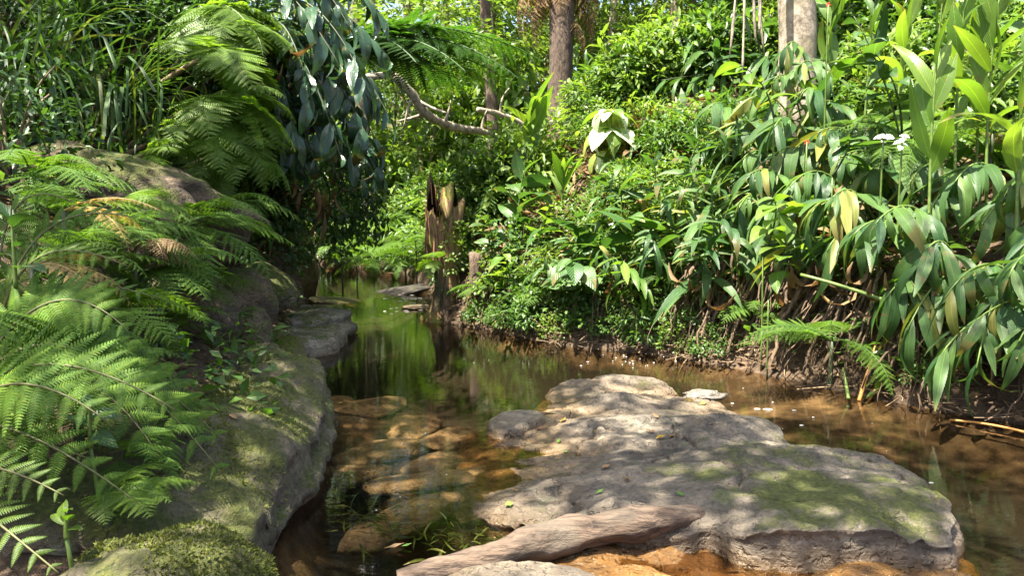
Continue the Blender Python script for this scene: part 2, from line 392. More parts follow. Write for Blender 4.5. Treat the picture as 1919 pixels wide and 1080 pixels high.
M['stem_orange'] = plain_mat('orange_stalk', (.42, .20, .045), .6)
M['rachis'] = plain_mat('fern_rachis', (.12, .12, .04), .6)
M['twig'] = plain_mat('dry_twig', (.22, .15, .085), .85)
M['white'] = plain_mat('white_petal', (.85, .85, .82), .5, .3)
M['red'] = plain_mat('red_petal', (.7, .06, .03), .5, .2)
M['foam'] = plain_mat('white_foam_and_glint', (.60, .58, .52), .5)
M['leaf_yellow'] = leaf_mat('yellow_leaf', (.50, .33, .05), (.62, .42, .12), .5, .3, 6, tcol=(1.1, 1, .5))
M['leaf_green'] = leaf_mat('fresh_green_leaf', (.12, .26, .03), (.20, .36, .05), .45, .3, 6)
M['leaf_brown'] = leaf_mat('brown_leaf', (.24, .13, .055), (.38, .24, .12), .6, .2, 6, tcol=(1.1, .9, .6))
M['pale_stone'] = rock_mat('sunlit_pale_stone', (.12, .105, .085), (.26, .23, .19), 0, .6, .0, .2)  # sunlight on wet rock painted in as a paler stone colour
M['moss'] = leaf_mat('moss_tuft', (.07, .095, .012), (.17, .18, .03), .8, .3)
M['rock_sunk'] = rock_mat('sunken_sandstone', (.17, .138, .095), (.42, .35, .25), 0, 0, 0, 0)  # tan stone, kept lighter to stand for sunlit patches under water
M['weed'] = leaf_mat('water_weed', (.04, .09, .02), (.12, .18, .05), .35, .3)

# ------------------------------------------------------------------ terrain
LEFT = [(-1.3, -6), (-1.0, -3), (-.85, 1.5), (-.9, 2.75), (-1.05, 3.75), (-1.3, 4.7), (-1.6, 5.6), (-2.0, 6.45), (-2.1, 7.8), (-2.5, 9.4), (-4.4, 10.6), (-4.5, 12.5), (-3.7, 14.6), (-4.4, 17.5), (-8, 19.5)]
RIGHT = [(10, -6), (7, 0), (5.2, 2.2), (4.1, 3.5), (3.12, 4.66), (2.55, 5.3), (1.95, 6.3), (1.3, 7.0), (.62, 7.35), (-.4, 8.6), (-1.0, 9.25), (-1.15, 10.5), (-1.45, 13.4), (-2.3, 16.6), (-4.0, 19), (-8, 21.5)]
def poly_dist(x, y, pts):
    d = np.full(np.shape(x), 1e9)
    for (ax, ay), (bx, by) in zip(pts[:-1], pts[1:]):
        vx, vy = bx - ax, by - ay
        t = np.clip(((x - ax) * vx + (y - ay) * vy) / (vx * vx + vy * vy), 0, 1)
        d = np.minimum(d, np.hypot(x - ax - t * vx, y - ay - t * vy))
    return d
def inside(x, y):
    poly = LEFT + RIGHT[::-1]; c = np.zeros(np.shape(x), bool)
    for i in range(len(poly)):
        (ax, ay), (bx, by) = poly[i], poly[i - 1]
        hit_ = ((ay > y) != (by > y)) & (x < (bx - ax) * (y - ay) / (by - ay + 1e-12) + ax)
        c ^= hit_
    return c
def ground(x, y):
    x = np.asarray(x, float); y = np.asarray(y, float)
    dL, dR = poly_dist(x, y, LEFT), poly_dist(x, y, RIGHT)
    ins = inside(x, y)
    hL = np.interp(dL, [0, .1, .45, .9, 1.4, 2.2, 3.2, 4.5, 8, 20, 60, 200], [0, .2, .36, .55, 1.1, 2.1, 3.3, 4.6, 6.5, 9, 14, 30])
    near = sst(5.2, 3.0, y)
    hLn = np.interp(dL, [0, .1, .4, 1.2, 2, 3, 5, 20, 200], [0, .1, .2, .32, .8, 1.6, 2.8, 6, 30])
    hL = hL * (1 - near) + hLn * near
    cl = sst(8.1, 9.2, y) * sst(22, 16, y)
    hL = hL * (1 - cl) + cl * np.interp(dL, [0, .15, .5, 1, 2, 4, 8, 20, 60, 200], [0, .8, 2.0, 3.0, 4.2, 5.8, 8, 11, 16, 30])
    hR = np.interp(dR, [0, .08, .35, .8, 1.6, 3, 6, 12, 30, 80, 200], [0, .10, .42, .78, 1.05, 1.4, 1.95, 3.0, 6.5, 13, 30])
    w = dR ** 2 / (dL ** 2 + dR ** 2 + 1e-9)
    out = hL * w + hR * (1 - w)
    d = np.minimum(dL, dR)
    nl = sst(4.7, 4.1, y) * (dL < dR)
    nl = nl + .8 * sst(5.7, 6.5, y) * sst(1.6, .9, x)
    bed = np.interp(d * (1 + 3 * nl), [0, .2, .6, 1.2, 2.5], [0, -.10, -.20, -.27, -.36])
    bed = bed * (1 + .9 * sst(5.4, 6.4, y) * sst(1.9, 1.0, x))
    for (cx, cy_, sx, sy, k) in ((-.75, 4.9, .7, .35, .6), (.0, 3.9, .35, .6, .5), (1.75, 4.75, .8, .8, .6), (1.9, 3.2, .4, .6, .4)):
        bed = bed * (1 - k * np.exp(-((x - cx) / sx) ** 2 - ((y - cy_) / sy) ** 2))
    bed = bed + .035 * fbm2(x, y, 1.6, 3, 5) * np.clip(d / .3, 0, 1)
    out = out + np.clip(d, 0, 1.2) * (.16 * fbm2(x, y, .55, 4, 3) + .05 * fbm2(x, y, 3, 3, 9))
    return np.where(ins, bed, out)
def gz(x, y): return float(ground(np.array([x]), np.array([y]))[0])
def hits(px, py, ymin=1.5, ymax=60):
    """where the sight lines through the given photo pixels meet the terrain"""
    px = np.atleast_1d(np.asarray(px, float)); py = np.atleast_1d(np.asarray(py, float))
    c, s = math.cos(PITCH), math.sin(PITCH)
    d = np.stack([(px - 959.5) / FPX, c + (540 - py) / FPX * s, -s + (540 - py) / FPX * c], 1)
    done = np.zeros(len(px), bool); out = np.full((len(px), 3), np.nan)
    Y = ymin
    while Y < ymax:
        p = CAMP + d * (Y / d[:, 1])[:, None]
        g = ground(p[:, 0], p[:, 1])
        new = (~done) & (p[:, 2] <= g)
        out[new] = p[new]; out[new, 2] = g[new]; done |= new
        Y *= 1.012
    return out
def hit(px, py, ymin=1.5):
    return hits(px, py, ymin)[0]

def axis(lo, a, b, hi, step, g=1.16):
    v = list(np.arange(a, b, step)); s = step; x = a
    pre = []
    while x > lo: s *= g; x -= s; pre.append(x)
    s = step; x = v[-1]; post = []
    while x < hi: s *= g; x += s; post.append(x)
    return np.array(pre[::-1] + v + post)
gx, gy = axis(-180, -6.5, 7, 180, .055), axis(-25, 1.2, 19, 260, .06)
XX, YY = np.meshgrid(gx, gy); ZZ = ground(XX, YY)
nx, ny = len(gx), len(gy)
idx = np.arange(nx * ny).reshape(ny, nx)
GF = np.stack([idx[:-1, :-1], idx[:-1, 1:], idx[1:, 1:], idx[1:, :-1]], -1).reshape(-1, 4)
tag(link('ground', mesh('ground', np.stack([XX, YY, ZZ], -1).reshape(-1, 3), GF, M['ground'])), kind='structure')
wx, wy = np.linspace(-12, 14, 30), np.linspace(-8, 24, 36)
WX, WY = np.meshgrid(wx, wy); widx = np.arange(30 * 36).reshape(36, 30)
tag(link('water', mesh('water', np.stack([WX, WY, np.zeros_like(WX)], -1).reshape(-1, 3),
    np.stack([widx[:-1, :-1], widx[:-1, 1:], widx[1:, 1:], widx[1:, :-1]], -1).reshape(-1, 4), M['water'])), kind='structure')

# ------------------------------------------------------------------ rocks
def slab(name, outline, ztop, zbase, mat, label, cat='rock', amp=.03, freq=3.0, edge=.06, seed=1, under=0.0, strata=.015, terr=0.0, cre=.018, nth=150, nr=34, ns=16, group=None):
    """a rock with a given plan outline, a modelled top surface and rounded, layered sides"""
    B = catmull([p[:2] for p in outline], nth); c = B.mean(0)
    dv = B - c; dv = dv / np.linalg.norm(dv, axis=1)[:, None]
    B = B + dv * (.045 * fbm2(B[:, 0], B[:, 1], 3.0, 4, seed + 40, .6))[:, None]
    rr = np.linspace(0, 1, nr) ** .8
    V = []
    zf = ztop if callable(ztop) else (lambda x, y: np.full_like(x, ztop))
    for r in rr:
        p = c + (B - c) * max(r, 1e-4)
        z = zf(p[:, 0], p[:, 1]) - edge * (1 - np.sqrt(max(0, 1 - r ** 8)))
        z = z + amp * fbm2(p[:, 0], p[:, 1], freq, 5, seed) + amp * .8 * np.abs(fbm2(p[:, 0], p[:, 1], freq * .6, 3, seed + 7))
        z = z - cre * np.clip(1 - np.abs(fbm2(p[:, 0] + .2 * fbm2(p[:, 0], p[:, 1], 3, 3, seed + 31), p[:, 1], 1.5, 3, seed + 30)) / .06, 0, 1) ** 1.3 + amp * .12 * fbm2(p[:, 0], p[:, 1], freq * 9, 4, seed + 33, .6)
        if terr:
            q = 2.2 * fbm2(p[:, 0] * .8 + .25 * fbm2(p[:, 0], p[:, 1], 4, 2, seed + 21), p[:, 1] * 1.6, 1.3, 3, seed + 20); f_ = q - np.floor(q); z = z + terr * (np.floor(q) + sst(.36, .5, f_))
        V.append(np.column_stack([p, z]))
    top = V[-1]
    nrm = B - c; nrm = nrm / np.linalg.norm(nrm, axis=1)[:, None]
    for k in range(1, ns + 1):
        f = k / ns
        z = top[:, 2] * (1 - f) + zbase * f
        off = .06 * math.sin(math.pi * min(1, f * 1.3)) * edge / .06 - under * f
        p = B + nrm * off
        q = np.column_stack([p, z])
        s = strata * np.sign(fbm2(z * 14 + .6 * fbm2(p[:, 0], p[:, 1], 1.2, 2, seed), p[:, 0] * .3, 1, 2, seed + 3)) + amp * .9 * fbm(q, freq, 4, seed + 5)
        q[:, :2] += nrm * s[:, None]
        V.append(q)
    V = np.concatenate(V); n = len(rr) + ns
    F = [[i * nth + j, i * nth + (j + 1) % nth, (i + 1) * nth + (j + 1) % nth, (i + 1) * nth + j] for i in range(n - 1) for j in range(nth)]
    F = [f[::-1] for f in F]
    F.append([(n - 1) * nth + j for j in range(nth)])
    me = mesh(name, V, F, mat)
    import bmesh
    bm = bmesh.new(); bm.from_mesh(me); bmesh.ops.recalc_face_normals(bm, faces=bm.faces); bm.to_mesh(me); bm.free()
    return tag(link(name, me), label, cat, group)
import bmesh
def _ico(sub):
    bm = bmesh.new(); bmesh.ops.create_icosphere(bm, subdivisions=sub, radius=1)
    V = np.array([v.co[:] for v in bm.verts]); F = np.array([[v.index for v in f.verts] for f in bm.faces]); bm.free()
    return V, F
ICO5, ICO4, ICO3 = _ico(5), _ico(4), _ico(3)
def boulder(name, c, rad, mat, label, seed=1, rz=0, cuts=9, amp=.12, ico=None, cat='rock', group=None, flat=.75):
    V, F = ico or ICO5
    V = V.copy(); rg = np.random.default_rng(seed)
    for i in range(cuts):
        n = rg.normal(size=3); n /= np.linalg.norm(n)
        d = rg.uniform(.55, .85); e = np.maximum(0, V @ n - d); V = V - n * (e * flat)[:, None]
    r = 1 + amp * fbm(V, 1.6, 5, seed) + amp * .35 * fbm(V * np.array([1, 1, 3.]), 4, 4, seed + 9)
    V = V * r[:, None] * np.array(rad)
    me = mesh(name, V, F, mat)
    o = link(name, me, None, [float(a) for a in c]); o.rotation_euler = (rg.uniform(-.15, .15), rg.uniform(-.15, .15), rz)
    return tag(o, label, cat, group)

# left bank
slab('boulder', [(-.92, 2.45), (-.95, 2.8), (-.96, 3.3), (-1.02, 3.9), (-1.13, 4.5), (-1.2, 4.85), (-1.45, 5.15), (-1.75, 5.3), (-2.3, 5.1), (-2.5, 4.2), (-2.3, 3.2), (-2.0, 2.5), (-1.4, 2.3)],
     lambda x, y: .36 - .05 * sst(3.4, 2.4, y) - .10 * sst(-1.35, -.95, x) + .03 * np.sin(y * 4) + .05 * np.exp(-((x + 1.45) / .25) ** 2 - ((y - 3.1) / .35) ** 2), -.5, M['rock'],
     'large mossy boulder jutting into the water beside the big ferns', 'boulder', .055, 2.8, .07, 3, .10, .02, terr=.03, nth=240, nr=80, ns=24)
boulder('boulder', (-1.02, 2.13, .10), (.36, .27, .28), M['rock'], 'rounded green-stained rock at the bottom edge below the ferns', 5, .5, 8, .10)
slab('rock_slab', [(-1.5, 5.2), (-1.6, 5.6), (-1.72, 6.1), (-1.85, 6.6), (-2.2, 6.9), (-2.7, 6.6), (-2.7, 5.6), (-2.2, 5.1)], .27, -.4, M['rock'],
     'low earthy rock ledge between the mossy boulder and the stacked slabs', 'rock', .03, 3, .07, 8, .05)
slab('rock_slab', [(-1.72, 7.0), (-1.66, 7.4), (-1.7, 7.75), (-1.9, 8.0), (-2.5, 8.0), (-2.9, 7.4), (-2.6, 6.8), (-2.1, 6.6)], .17, -.4, M['rock_ledge'],
     'lower flat slab of the stacked ledge at the water', 'rock', .02, 3, .05, 12, .10, .03)
slab('rock_slab', [(-1.78, 7.9), (-1.75, 8.25), (-1.95, 8.55), (-2.6, 8.7), (-3.1, 8.2), (-2.8, 7.75), (-2.2, 7.6)], .26, -.3, M['rock_ledge'],
     'upper mossy flat slab behind the lower ledge slab', 'rock', .02, 3, .06, 14, .12, .03)
boulder('boulder', (-2.52, 7.55, .48), (.40, .36, .34), M['rock'], 'smooth rounded boulder resting on the stacked slabs', 21, .3, 6, .07)
boulder('boulder', (-3.35, 6.3, 1.25), (1.35, .85, .62), M['rock_bank'], 'big brown mossy outcrop under the long grass', 31, -.12, 10, .10)
boulder('boulder', (-2.62, 5.55, 1.12), (.42, .42, .45), M['rock_bank'], 'grey-faced block below the outcrop behind the arching ferns', 33, .3, 9, .10)
boulder('boulder', (-2.2, 5.0, .62), (.38, .40, .36), M['rock_bank'], 'brown boulder half hidden under arching fern fronds', 36, .8, 8, .10)
boulder('boulder', (-1.98, 5.75, .40), (.24, .24, .20), M['rock_bank'], 'small grey stone in the corner of the earthy ledge', 38, .2, 8, .1, ICO4)
boulder('boulder', (-2.3, 6.2, .55), (.34, .36, .36), M['rock_bank'], 'dark stone behind the small grey stone on the ledge', 39, 1.2, 8, .1, ICO4)
# overhang over the far pool
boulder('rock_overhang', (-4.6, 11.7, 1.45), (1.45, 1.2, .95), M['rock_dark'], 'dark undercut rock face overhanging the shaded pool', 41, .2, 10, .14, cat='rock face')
boulder('rock_overhang', (-4.4, 12.6, .42), (1.1, .9, .42), M['rock_dark'], 'low dark rock under the overhang at the pool', 44, .1, 10, .14, cat='rock face')
# stream rocks
oz = lambda lst, z: [onz(a, b, z) for a, b in lst]
def mid_top(x, y):
    hump = sst(.62, 1.0, x) * sst(3.95, 3.45, y) * (1 - .35 * sst(1.3, 1.75, x))
    z = .055 - .15 * sst(.42, -.75, x - .12 * (y - 3.6)) + .085 * hump + .03 * sst(.2, .6, x) * sst(4.9, 4.2, y)
    u = fbm2(x * .9 + .3 * fbm2(x, y, 2.5, 2, 71), y * 2.0, 1.5, 4, 70)
    q = u * 2.4; f = q - np.floor(q)
    z = z + .013 * (np.floor(q) + sst(.30, .52, f)) + .020 * fbm2(x, y * 1.5, 2.6, 4, 73)
    z = z + .05 * np.exp(-((x - 1.2) / .3) ** 2 - ((y - 4.15) / .25) ** 2)
    return z - .05 * np.exp(-((x - .45) / .14) ** 2 - ((y - 3.95) / .10) ** 2)
slab('stream_rock', oz([(1035, 722), (1130, 702), (1230, 713), (1330, 747), (1400, 778)], .05) + oz([(1500, 818), (1600, 838), (1690, 868)], .14) + oz([(1755, 950), (1790, 1030), (1745, 1062), (1640, 1068), (1500, 1066), (1390, 1050), (1330, 1025), (1180, 1020), (1030, 1010), (900, 970), (780, 910), (720, 850), (800, 800), (900, 790), (980, 765)], .02),
     mid_top, -.45, M['rock_mid'], 'wide flat worn rock with sunny patches and a humped mossy end in midstream', 'rock', .016, 3.0, .035, 51, .05, .022, cre=.035, nth=420, nr=200, ns=30)
slab('rock_slab', oz([(880, 1040), (1050, 1010), (1250, 985), (1400, 1010), (1560, 1045), (1700, 1058), (1830, 1045), (1850, 1100), (1700, 1160), (1300, 1180), (950, 1160), (800, 1090)], -.01),
     lambda x, y: .0 + .03 * np.sin(x * 5), -.45, M['rock_wet'], 'wet orange rock shelf below the log', 'rock', .03, 4, .05, 57, .0, .01)
slab('rock_slab', oz([(810, 1075), (880, 1052), (1000, 1052), (1100, 1070), (1130, 1110), (1000, 1160), (850, 1150)], .04), .05, -.3, M['rock_mid'],
     'grey rock tip at the bottom edge in front of the log', 'rock', .02, 4, .05, 59)
slab('stone', oz([(915, 800), (935, 785), (1000, 775), (1025, 790), (1000, 810), (950, 815)], .03), lambda x, y: .07 + 0 * x, -.2, M['rock_mid'],
     'small pinkish stone at the edge of the midstream rock', 'stone', .012, 5, .05, 61, nth=80, nr=20)
boulder('stone', at(731, 497, 16.8), (.22, .2, .16), M['rock_bank'], 'small mossy stone at the far bend of the stream', 63, 0, 8, .1, ICO3)
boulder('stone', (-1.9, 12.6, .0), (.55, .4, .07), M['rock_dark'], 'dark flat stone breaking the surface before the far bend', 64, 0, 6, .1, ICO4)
boulder('stone', (-2.5, 11.3, -.01), (.5, .28, .05), M['rock'], 'thin green flat stone awash upstream of the stump', 66, 0, 6, .1, ICO4)
boulder('stone', (-1.25, 10.6, -.01), (.35, .3, .05), M['rock_mid'], 'low pale gravel stone beside the foot of the stump', 67, 0, 6, .1, ICO4)

# log
A, Bq = onz(745, 1072, .05), onz(1318, 968, .10)
pts = catmull([A + [0, 0, -.03], A * .72 + Bq * .28 + [0, -.025, .0], A * .5 + Bq * .5 + [0, .015, .015], A * .2 + Bq * .8 + [0, 0, .02], Bq + [0, 0, .005]], 40, False)
rad = np.interp(np.linspace(0, 1, 40), [0, .05, .3, .6, .9, .97, 1], [.032, .045, .056, .057, .054, .046, .026])
LV, LF = tube(pts, rad, 30, .30, 4)
aa = np.tile(np.linspace(0, 2 * np.pi, 30, endpoint=False), 40); tt = np.repeat(np.linspace(0, 1, 40), 30); LC = np.repeat(pts, 30, 0)
LV = LC + (LV - LC) * (1 + .085 * fbm(np.column_stack([np.cos(aa) * 2.6, np.sin(aa) * 2.6, tt * 3.5]), 1.4, 4, 12, .65))[:, None]
LV = LV + .012 * fbm(LV, 22, 4, 6)[:, None] * np.array([.3, -.5, .8])
tag(link('log', mesh('log', LV, LF, M['log'])), 'smooth grey-brown log lying across the bottom of the midstream rock', 'log')
kv, kf = ICO3
p0 = onz(1160, 960, .12)
tag(link('stone', mesh('stone', p0 + kv * [.11, .07, .055] * (1 + .2 * fbm(kv, 2, 3, 3))[:, None], kf, M['rock_mid'])), 'knobbly lump of stone behind the log', 'stone')


# ------------------------------------------------------------------ fallen leaves, foam and sky glints (laid on whatever lies under the pixel)
def leafgeo(W=.3, n=6, fold=.15, droop=.5, peak=.4, sharp=1.0, wave=0.0, curl=1.3, tw=0.0):
    """leaf of length 1 along +Y, upper side +Z"""
    a = math.log(.5) / math.log(peak); V = []; y = z = 0.0
    for i in range(n + 1):
        t = i / n
        w = max(.008, W * .5 * math.sin(math.pi * min(1, t ** a)) ** sharp)
        if i == 0: w = .012
        an = -droop * t ** curl
        if i: y += math.cos(an) / n; z += math.sin(an) / n
        u = wave * math.sin(t * 9.0); k = tw * t
        for sgn in (-1, 0, 1):
            x = sgn * w; dz = fold * w * abs(sgn) + sgn * u * w
            V.append([x * math.cos(k) - dz * math.sin(k), y, z + dz * math.cos(k) + x * math.sin(k)])
    F = []
    for i in range(n):
        b = i * 3; F += [[b, b + 1, b + 4, b + 3], [b + 1, b + 2, b + 5, b + 4]]
    return np.array(V), np.array(F)
ORD = 'first second third fourth fifth sixth seventh eighth ninth tenth eleventh twelfth thirteenth fourteenth fifteenth sixteenth seventeenth eighteenth nineteenth twentieth'.split()
for tens in ('twenty', 'thirty', 'forty', 'fifty', 'sixty'): ORD += ([tens[:-1] + 'ieth'] if tens != 'twenty' else []) + [tens + '-' + o for o in ORD[:9]]
def order(items, template):
    """items: (object, photo x); writes labels with their rank from the left"""
    for k, (o, x) in enumerate(sorted(items, key=lambda q: q[1])):
        o['label'] = template.format(ORD[k]) if k else template.format('leftmost')
bpy.context.view_layer.update()
DG = bpy.context.evaluated_depsgraph_get()
def cast(px, py):
    d = ray(px, py); d = d / np.linalg.norm(d)
    ok, loc, nrm, *_ = S.ray_cast(DG, Vector(CAMP), Vector(d))
    return (np.array(loc), np.array(nrm)) if ok else (onz(px, py, .02), np.array([0, 0, 1.]))
FL = {}
def fallen_leaf(px, py, L, kind, label, name='fallen_leaf', W=.5, az=None):
    key = (kind, round(W, 1))
    if key not in FL:
        V, F = leafgeo(W, 6, .35, -.35, .45, .8, .25); FL[key] = mesh(name, V - [0, .5, -.03], F, M[kind])
    p, n = cast(px, py)
    az = random.uniform(0, 6.28) if az is None else az
    o = link(name, FL[key], None, None, mtx(p + n * .007, ortho(np.array([math.cos(az), math.sin(az), .05]), n), L))
    return tag(o, label, 'leaf', 'leaves fallen on rock and water')
fallen_leaf(1291, 752, .075, 'leaf_yellow', 'orange-yellow leaf on the far end of the midstream rock', az=2.6)
fallen_leaf(1318, 758, .05, 'leaf_yellow', 'pale yellow leaf just right of the orange one on the midstream rock', az=.3)
fallen_leaf(1230, 783, .05, 'leaf_brown', 'tan curled leaf on the upper middle of the midstream rock')
fallen_leaf(1028, 776, .11, 'leaf_brown', 'long pale leaf lying beside the small pinkish stone', W=.3, az=.1)
fallen_leaf(1056, 791, .06, 'leaf_yellow', 'ochre leaf near the small pinkish stone')
fallen_leaf(1015, 806, .08, 'leaf_brown', 'dull olive leaf in the hollow below the pinkish stone', W=.3, az=.2)
fallen_leaf(1048, 828, .04, 'leaf_green', 'upright bright green leaf on the midstream rock', az=1.6)
fallen_leaf(1112, 809, .03, 'leaf_yellow', 'tiny yellow leaf above the rock pool')
fallen_leaf(1057, 850, .035, 'leaf_green', 'small yellow-green leaf beneath the upright green leaf', az=3)
fallen_leaf(1136, 879, .05, 'leaf_brown', 'cup-shaped brown leaf in the middle of the midstream rock')
fallen_leaf(1173, 902, .04, 'leaf_brown', 'cream round leaf right of the cup-shaped brown leaf', W=.8)
fallen_leaf(1124, 926, .05, 'leaf_green', 'pointed lime leaf on the dark patch above the log', W=.3, az=.6)
fallen_leaf(1275, 930, .035, 'leaf_green', 'dark green fleck of leaf above the log end')
fallen_leaf(955, 950, .04, 'leaf_green', 'round green leaf in the amber shallows', W=.8)
fallen_leaf(965, 923, .03, 'leaf_yellow', 'little yellow leaf above the round green leaf')
fallen_leaf(740, 1031, .08, 'leaf_brown', 'pale narrow leaf floating near the log tip', W=.3, az=.1)
fallen_leaf(762, 1028, .05, 'leaf_green', 'green leaf floating beside the pale narrow leaf', W=.3, az=.2)
fallen_leaf(638, 758, .035, 'leaf_yellow', 'yellow leaf on the sunny shallows near the boulder')
fallen_leaf(1218, 812, .06, 'leaf_brown', 'brown leaf caught in the rock pool')
fallen_leaf(1240, 824, .07, 'leaf_yellow', 'bleached leaf caught at the rim of the rock pool', W=.6)
fallen_leaf(1262, 820, .05, 'leaf_brown', 'curled leaf at the outer side of the rock pool')
fallen_leaf(437, 785, .05, 'leaf_brown', 'brown leaf on the mossy top of the large boulder')
fallen_leaf(1175, 748, .03, 'leaf_green', 'lime leaf near the far rim of the midstream rock')
mb = MB(); rg = np.random.default_rng(3)
def foam(px, py, r):
    p = onz(px, py, .006); a = np.linspace(0, 6.28, 9)[:-1]
    q = p + np.column_stack([np.cos(a) * 1.5, np.sin(a) * .8, 0 * a]) * (r * rg.uniform(.6, 1.3, 8))[:, None]
    q2 = p + (q - p) * .6 + [0, 0, .004]
    mb.add(np.concatenate([q, q2]), [[i, (i + 1) % 8, 8 + (i + 1) % 8, 8 + i] for i in range(8)] + [list(range(8, 16))])
for px, py, r in [(1440, 768, .03), (1418, 767, .014), (1420, 790, .012), (1488, 770, .010), (1502, 798, .010), (1524, 783, .006), (1745, 906, .008), (1372, 757, .008)]: foam(px, py, r)
for k in range(20): foam(rg.normal(1180, 40), rg.normal(678, 7), rg.uniform(.002, .007))  # at the rapid: sky glitter on the water modelled as white flecks
for k in range(12): foam(rg.uniform(1300, 1700), rg.uniform(720, 900), rg.uniform(.0015, .004))
for k in range(8): foam(rg.uniform(600, 1000), rg.uniform(660, 1000), rg.uniform(.0015, .0035))
for k in range(30): foam(rg.uniform(720, 800), rg.uniform(545, 590), rg.uniform(.01, .03))
tag(link('foam', mb.mesh('foam', M['foam'])), 'white foam flecks and modelled sky glints on the brown water', 'foam', kind='stuff')
# stone painted pale for a sunlit patch of wet rock
mb = MB()
p0 = onz(1320, 742, .03); kv, kf = ICO3
mb.add(p0 + kv * [.15, .07, .035] * (1 + .4 * fbm(kv, 2.5, 3, 8))[:, None], kf)
tag(link('stone', mb.mesh('stone', M['pale_stone'])), 'small stone painted pale as sunlit at the right rim of the midstream rock', 'stone')

# ------------------------------------------------------------------ plant makers
def lm(name, mat, n=5, **kw):
    out = []
    for i in range(n):
        k = dict(kw); k['droop'] = kw.get('droop', .5) * (.45 + .4 * i); k['tw'] = (-.35, .3, 0, .5, -.5)[i % 5]
        V, F = leafgeo(**k); out.append(mesh(name, V, F, M[mat]))
    return out
LEAF = {
    'ginger': lm('leaf', 'ginger', W=.185, n=8, fold=.22, droop=.75, peak=.42, sharp=.85, wave=.06),
    'ginger_light': lm('leaf', 'ginger_light', W=.24, n=8, fold=.22, droop=.45, peak=.42, sharp=.85, wave=.08),
    'glossy': lm('leaf', 'glossy', W=.31, n=8, fold=.4, droop=.9, peak=.42, sharp=.8, wave=.12),
    'broad': lm('leaf', 'broad', W=.5, n=7, fold=.2, droop=.5, peak=.42, sharp=.85),
    'broad_light': lm('leaf', 'ginger_light', W=.45, n=7, fold=.2, droop=.5, peak=.42, sharp=.85),
    'pale': lm('leaf', 'pale', W=.5, n=8, fold=.18, droop=.7, peak=.42, sharp=.75, wave=.1),
    'blade': lm('blade', 'grass', W=.013, n=10, fold=.4, droop=1.5, peak=.35, sharp=.6),
    'blade_wide': lm('blade', 'grass', W=.02, n=10, fold=.4, droop=1.2, peak=.35, sharp=.6),
    'dead': lm('dead_leaf', 'dead', W=.12, n=8, fold=.9, droop=1.2, peak=.4, sharp=.8, wave=.5),
    'dark_blade': lm('leaf', 'broad', W=.13, n=8, fold=.25, droop=.6, peak=.4, sharp=.8),
}
UP = np.array([0, 0, 1.])
def shoot(base, ctrl, tip, n, L, kind, label, cat, group=None, name='ginger_plant', r=.012, start=.3, droop=.5, spread=.85, stem='stem', n_dead=0, end=1.0, fl=.35):
    """leafy cane: a stem along a curve, leaves alternating in two ranks"""
    base = np.asarray(base, float); P = bez(base, ctrl, tip, 14) - base
    o = thing(name, base, label, cat, group)
    V, F = tube(P, np.linspace(r, r * .35, 14), 6); link('stem', mesh('stem', V, F, M[stem]), o)
    T = np.gradient(P, axis=0); T /= np.linalg.norm(T, axis=1)[:, None]
    for i in range(n):
        f = start + (end - start) * (i + .5) / n; q = f * 13; k = min(int(q), 12)
        p = P[k] + (P[k + 1] - P[k]) * (q - k); t = T[k]
        sd = np.cross(t, UP); sd = sd / (np.linalg.norm(sd) + 1e-6)
        if np.linalg.norm(np.cross(t, UP)) < .35: sd = ortho(t, np.array([math.sin(base[0] * 40), 1, 0]))[:, 0]
        s = 1 if i % 2 else -1
        j = RNG.normal(size=3) * .16
        D = t * (.55 + .35 * f) + sd * s * spread * (1.1 - .5 * f) - UP * droop * RNG.uniform(.4, 1.1) + j
        Nn = UP * 1.0 + t * .3 + RNG.normal(size=3) * .3 + sd * s * fl * .5
        l = L * RNG.uniform(.6, 1.18) * (.72 + .5 * math.sin(math.pi * min(1, .15 + .75 * f)))
        link('leaf', random.choice(LEAF[kind]), o, None, mtx(p, ortho(D, Nn), l))
    for i in range(n_dead):
        p = P[RNG.integers(1, 7)]
        D = np.array([RNG.normal() * .35, RNG.normal() * .35, -1]); link('dead_leaf', random.choice(LEAF['dead']), o, None, mtx(p, ortho(D, RNG.normal(size=3)), RNG.uniform(.3, .55)))
    return o

def pinna_geo(n=22, w=.16, near=False, gap=.82):
    """one fern pinna of length 1 along +Y: a midrib with two rows of pinnules"""
    VV, FF, k = [], [], 0
    for i in range(n):
        t = (i + .3) / n; l = w * (1 - t ** 1.6) * (1 if t > .1 else .75) + .012; wd = gap / n
        zt = -.12 * t * t
        for s in (-1, 1):
            b = np.array([0, t, zt]); dirv = np.array([s * .93, .36, -.18]); q = np.array([0, 1, 0])
            if near:
                P = [b - q * wd * .5, b + q * wd * .5, b + dirv * l * .45 + q * wd * .62 + [0, 0, .02], b + dirv * l * .45 - q * wd * .5 + [0, 0, .01], b + dirv * l + q * wd * .15, b + dirv * l - q * wd * .15]
                VV += P; FF += [[k, k + 1, k + 2, k + 3], [k + 3, k + 2, k + 4, k + 5]]; k += 6
            else:
                VV += [b - q * wd * .35, b + q * wd * .45, b + dirv * l + q * wd * .12, b + dirv * l * .6 - q * wd * .5]; FF.append([k, k + 1, k + 2, k + 3]); k += 4
    m = 8; rr = np.linspace(.010, .003, m)
    for i in range(m):
        t = i / (m - 1); VV += [[-rr[i], t, -.12 * t * t - .003], [rr[i], t, -.12 * t * t - .003]]
        if i: FF.append([k - 2, k - 1, k + 1, k])
        k += 2
    return np.array(VV), np.array(FF)
